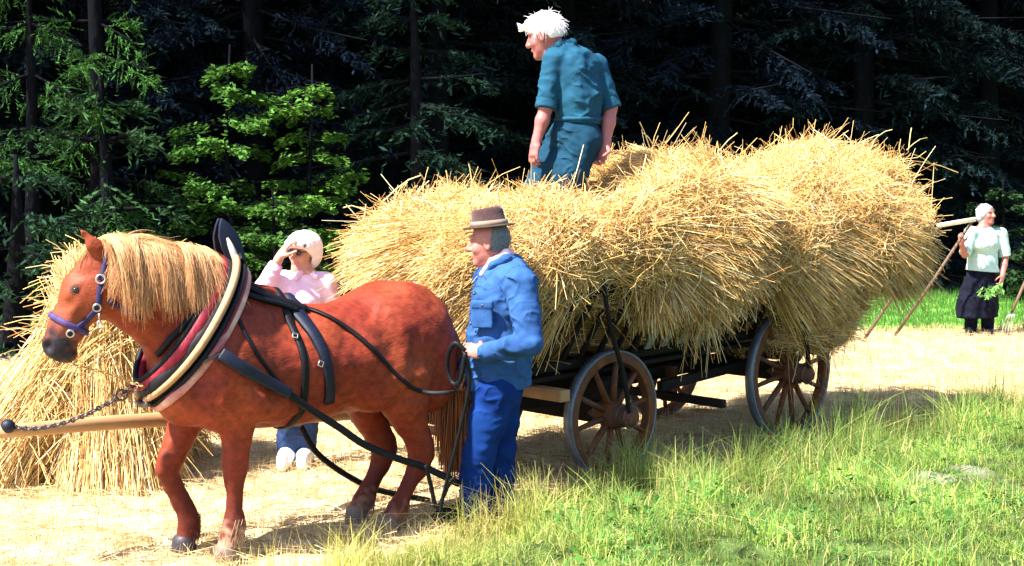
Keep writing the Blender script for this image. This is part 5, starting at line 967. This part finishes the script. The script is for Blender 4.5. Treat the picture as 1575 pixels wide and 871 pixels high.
x, y = region(360000, dens, -2.2, 5.4, 5.8, 13.6); v = verge(x, y); n = len(x); tall = np.exp(-((v - .30) / .34) ** 2); gpn = gp(P3(x, y))
h = (.085 + (.11 + .08 * sst((x - .8) / 1)) * tall + .05 * np.clip(gpn, -1, 2) * (.4 + tall)) * rng.uniform(.3, 1.45, n); h *= np.clip(.85 + .45 * gt(P3(x, y)), .35, 1.8); h *= np.where(v > 2.2, .75, 1.0); h = np.maximum(h, .02)
c = pick(n, [(.25, .33, .055), (.15, .29, .055), (.38, .40, .11), (.58, .50, .22), (.07, .17, .04)], [.30, .32, .14, .08, .16]); yel = np.clip((.5 - x) * .32 + .45 * np.clip(gt(P3(x, y)), 0, 1) * tall, 0, .85)[:, None]; c = c * (1 - yel) + np.array((.60, .52, .14)) * yel * rng.uniform(.8, 1.2, (n, 1))
parts.append(blades(x, y, h, rng.uniform(.0018, .0044, n), np.minimum(rng.exponential(.7, n), 2.0), c * np.clip(1 + .25 * gpn[:, None], .6, 1.5)))
# dry seed stalks along the edge
x, y = region(60000, lambda x, y: np.exp(-((verge(x, y) - .28) / .34) ** 2) * .26, -2.2, 5.6, 5, 14.5); n = len(x); parts.append(blades(x, y, rng.uniform(.14, .36, n), rng.uniform(.0012, .0022, n), rng.exponential(.35, n), pick(n, [(.64, .52, .24), (.50, .46, .18), (.42, .22, .11)], [.5, .3, .2]), 5))
V, F, C = joinvf(parts); gr = link('verge_grass', mesh('verge_grass', V, F, C), M_GRASS); tag(gr, 'tall tangled green and yellow grass on the verge in the right foreground', 'grass', kind='stuff')
# broad-leaved weeds between the grass
x, y = region(26000, lambda x, y: np.clip((verge(x, y) - .35) / .4, 0, 1) * (gp(P3(x, y)) > .25) * np.clip((x + .3) / .8, 0, 1) * (verge(x, y) < 2.4) * .55, -.5, 5.4, 4.8, 13); n = len(x); z = ground_z(x, y) + rng.uniform(.02, .13, n); c0 = np.stack([x, y, z], 1)
a = rng.normal(size=(n, 3)); a[:, 2] *= .3; a /= np.linalg.norm(a, axis=1, keepdims=True); up = np.array((0, 0, 1.)) + rng.normal(0, .4, (n, 3)); b = np.cross(a, up); b /= np.linalg.norm(b, axis=1, keepdims=True); l = rng.uniform(.010, .028, (n, 1)); dz = np.array((0, 0, 1.)) * l * .25
V = np.stack([c0 - a * l, c0 + b * l * .55 + dz, c0 + a * l, c0 - b * l * .55 + dz], 1).reshape(-1, 3); C = np.repeat(pick(n, [(.040, .12, .022), (.06, .16, .03), (.11, .21, .05)], [.5, .35, .15]), 4, 0)
wd = link('verge_weeds', mesh('verge_weeds', V, np.arange(len(V)).reshape(-1, 4), C, smooth=False), M_LEAF); tag(wd, 'low broad-leaved weeds growing between the verge grass', 'weeds', kind='stuff')
# stubble and loose straw on the field
parts = []
def fld(x, y): return np.clip((-verge(x, y) + .15) / .2, 0, 1) * (wood(x, y) < -4.5) * np.clip(14 / y - .3, .45, 1)
x, y = region(230000, fld, -6.6, 7, 6.2, 19.5); n = len(x); parts.append(blades(x, y, rng.uniform(.03, .11, n), rng.uniform(.0014, .0026, n) * np.clip(y / 9, 1, 2), rng.uniform(0, .4, n), pick(n, [(.60, .44, .22), (.66, .52, .30), (.40, .24, .10)], [.5, .35, .15]), 3))
x, y = region(70000, fld, -6.6, 7, 6.2, 19.5); n = len(x); a = rng.uniform(0, 6.28, n); L = rng.uniform(.06, .26, n); s = np.linspace(-.5, .5, 3); X = np.stack([x, y, ground_z(x, y) + rng.uniform(.006, .05, n)], 1)[:, None] + np.stack([np.cos(a), np.sin(a), rng.normal(0, .12, n)], 1)[:, None] * (L[:, None] * s[None])[..., None]
V, F, I = strands(X, np.full((n, 3), .0018)); parts.append((V, F, pick(n, [(.62, .46, .22), (.70, .56, .33), (.42, .25, .10)], [.5, .3, .2])[I]))
# a thin fringe of weeds in the stubble near the wagon
x, y = region(26000, lambda x, y: np.exp(-((verge(x, y) + .15) / .35) ** 2) * .5, -2, 5.5, 6, 14); n = len(x); parts.append(blades(x, y, rng.uniform(.04, .16, n), rng.uniform(.0013, .0024, n), rng.exponential(.5, n), pick(n, [(.30, .34, .10), (.50, .40, .17), (.20, .28, .06)], [.3, .5, .2]), 4))
V, F, C = joinvf(parts); stb = link('stubble', mesh('stubble', V, F, C), M_STRAW); tag(stb, 'short pale stubble and loose straw covering the mown field', 'stubble', kind='stuff')
x, y = region(160000, lambda x, y: ((wood(x, y) > -4.8 + .2 * gt(P3(x, y))) & (wood(x, y) < .5) & (x > -.8)).astype(float) * .8, -7, 11, 14, 25); n = len(x)
gs = link('meadow_strip', mesh('meadow_strip', *blades(x, y, rng.uniform(.05, .16, n), rng.uniform(.0035, .007, n), rng.exponential(.35, n), pick(n, [(.07, .20, .03), (.10, .26, .04), (.17, .27, .06)], [.5, .35, .15]), 3)), M_GRASS); tag(gs, 'strip of bright green meadow grass between the stubble and the forest', 'grass', kind='stuff')
print('verts', sum(len(o.data.vertices) for o in SC.objects if o.type == 'MESH'))
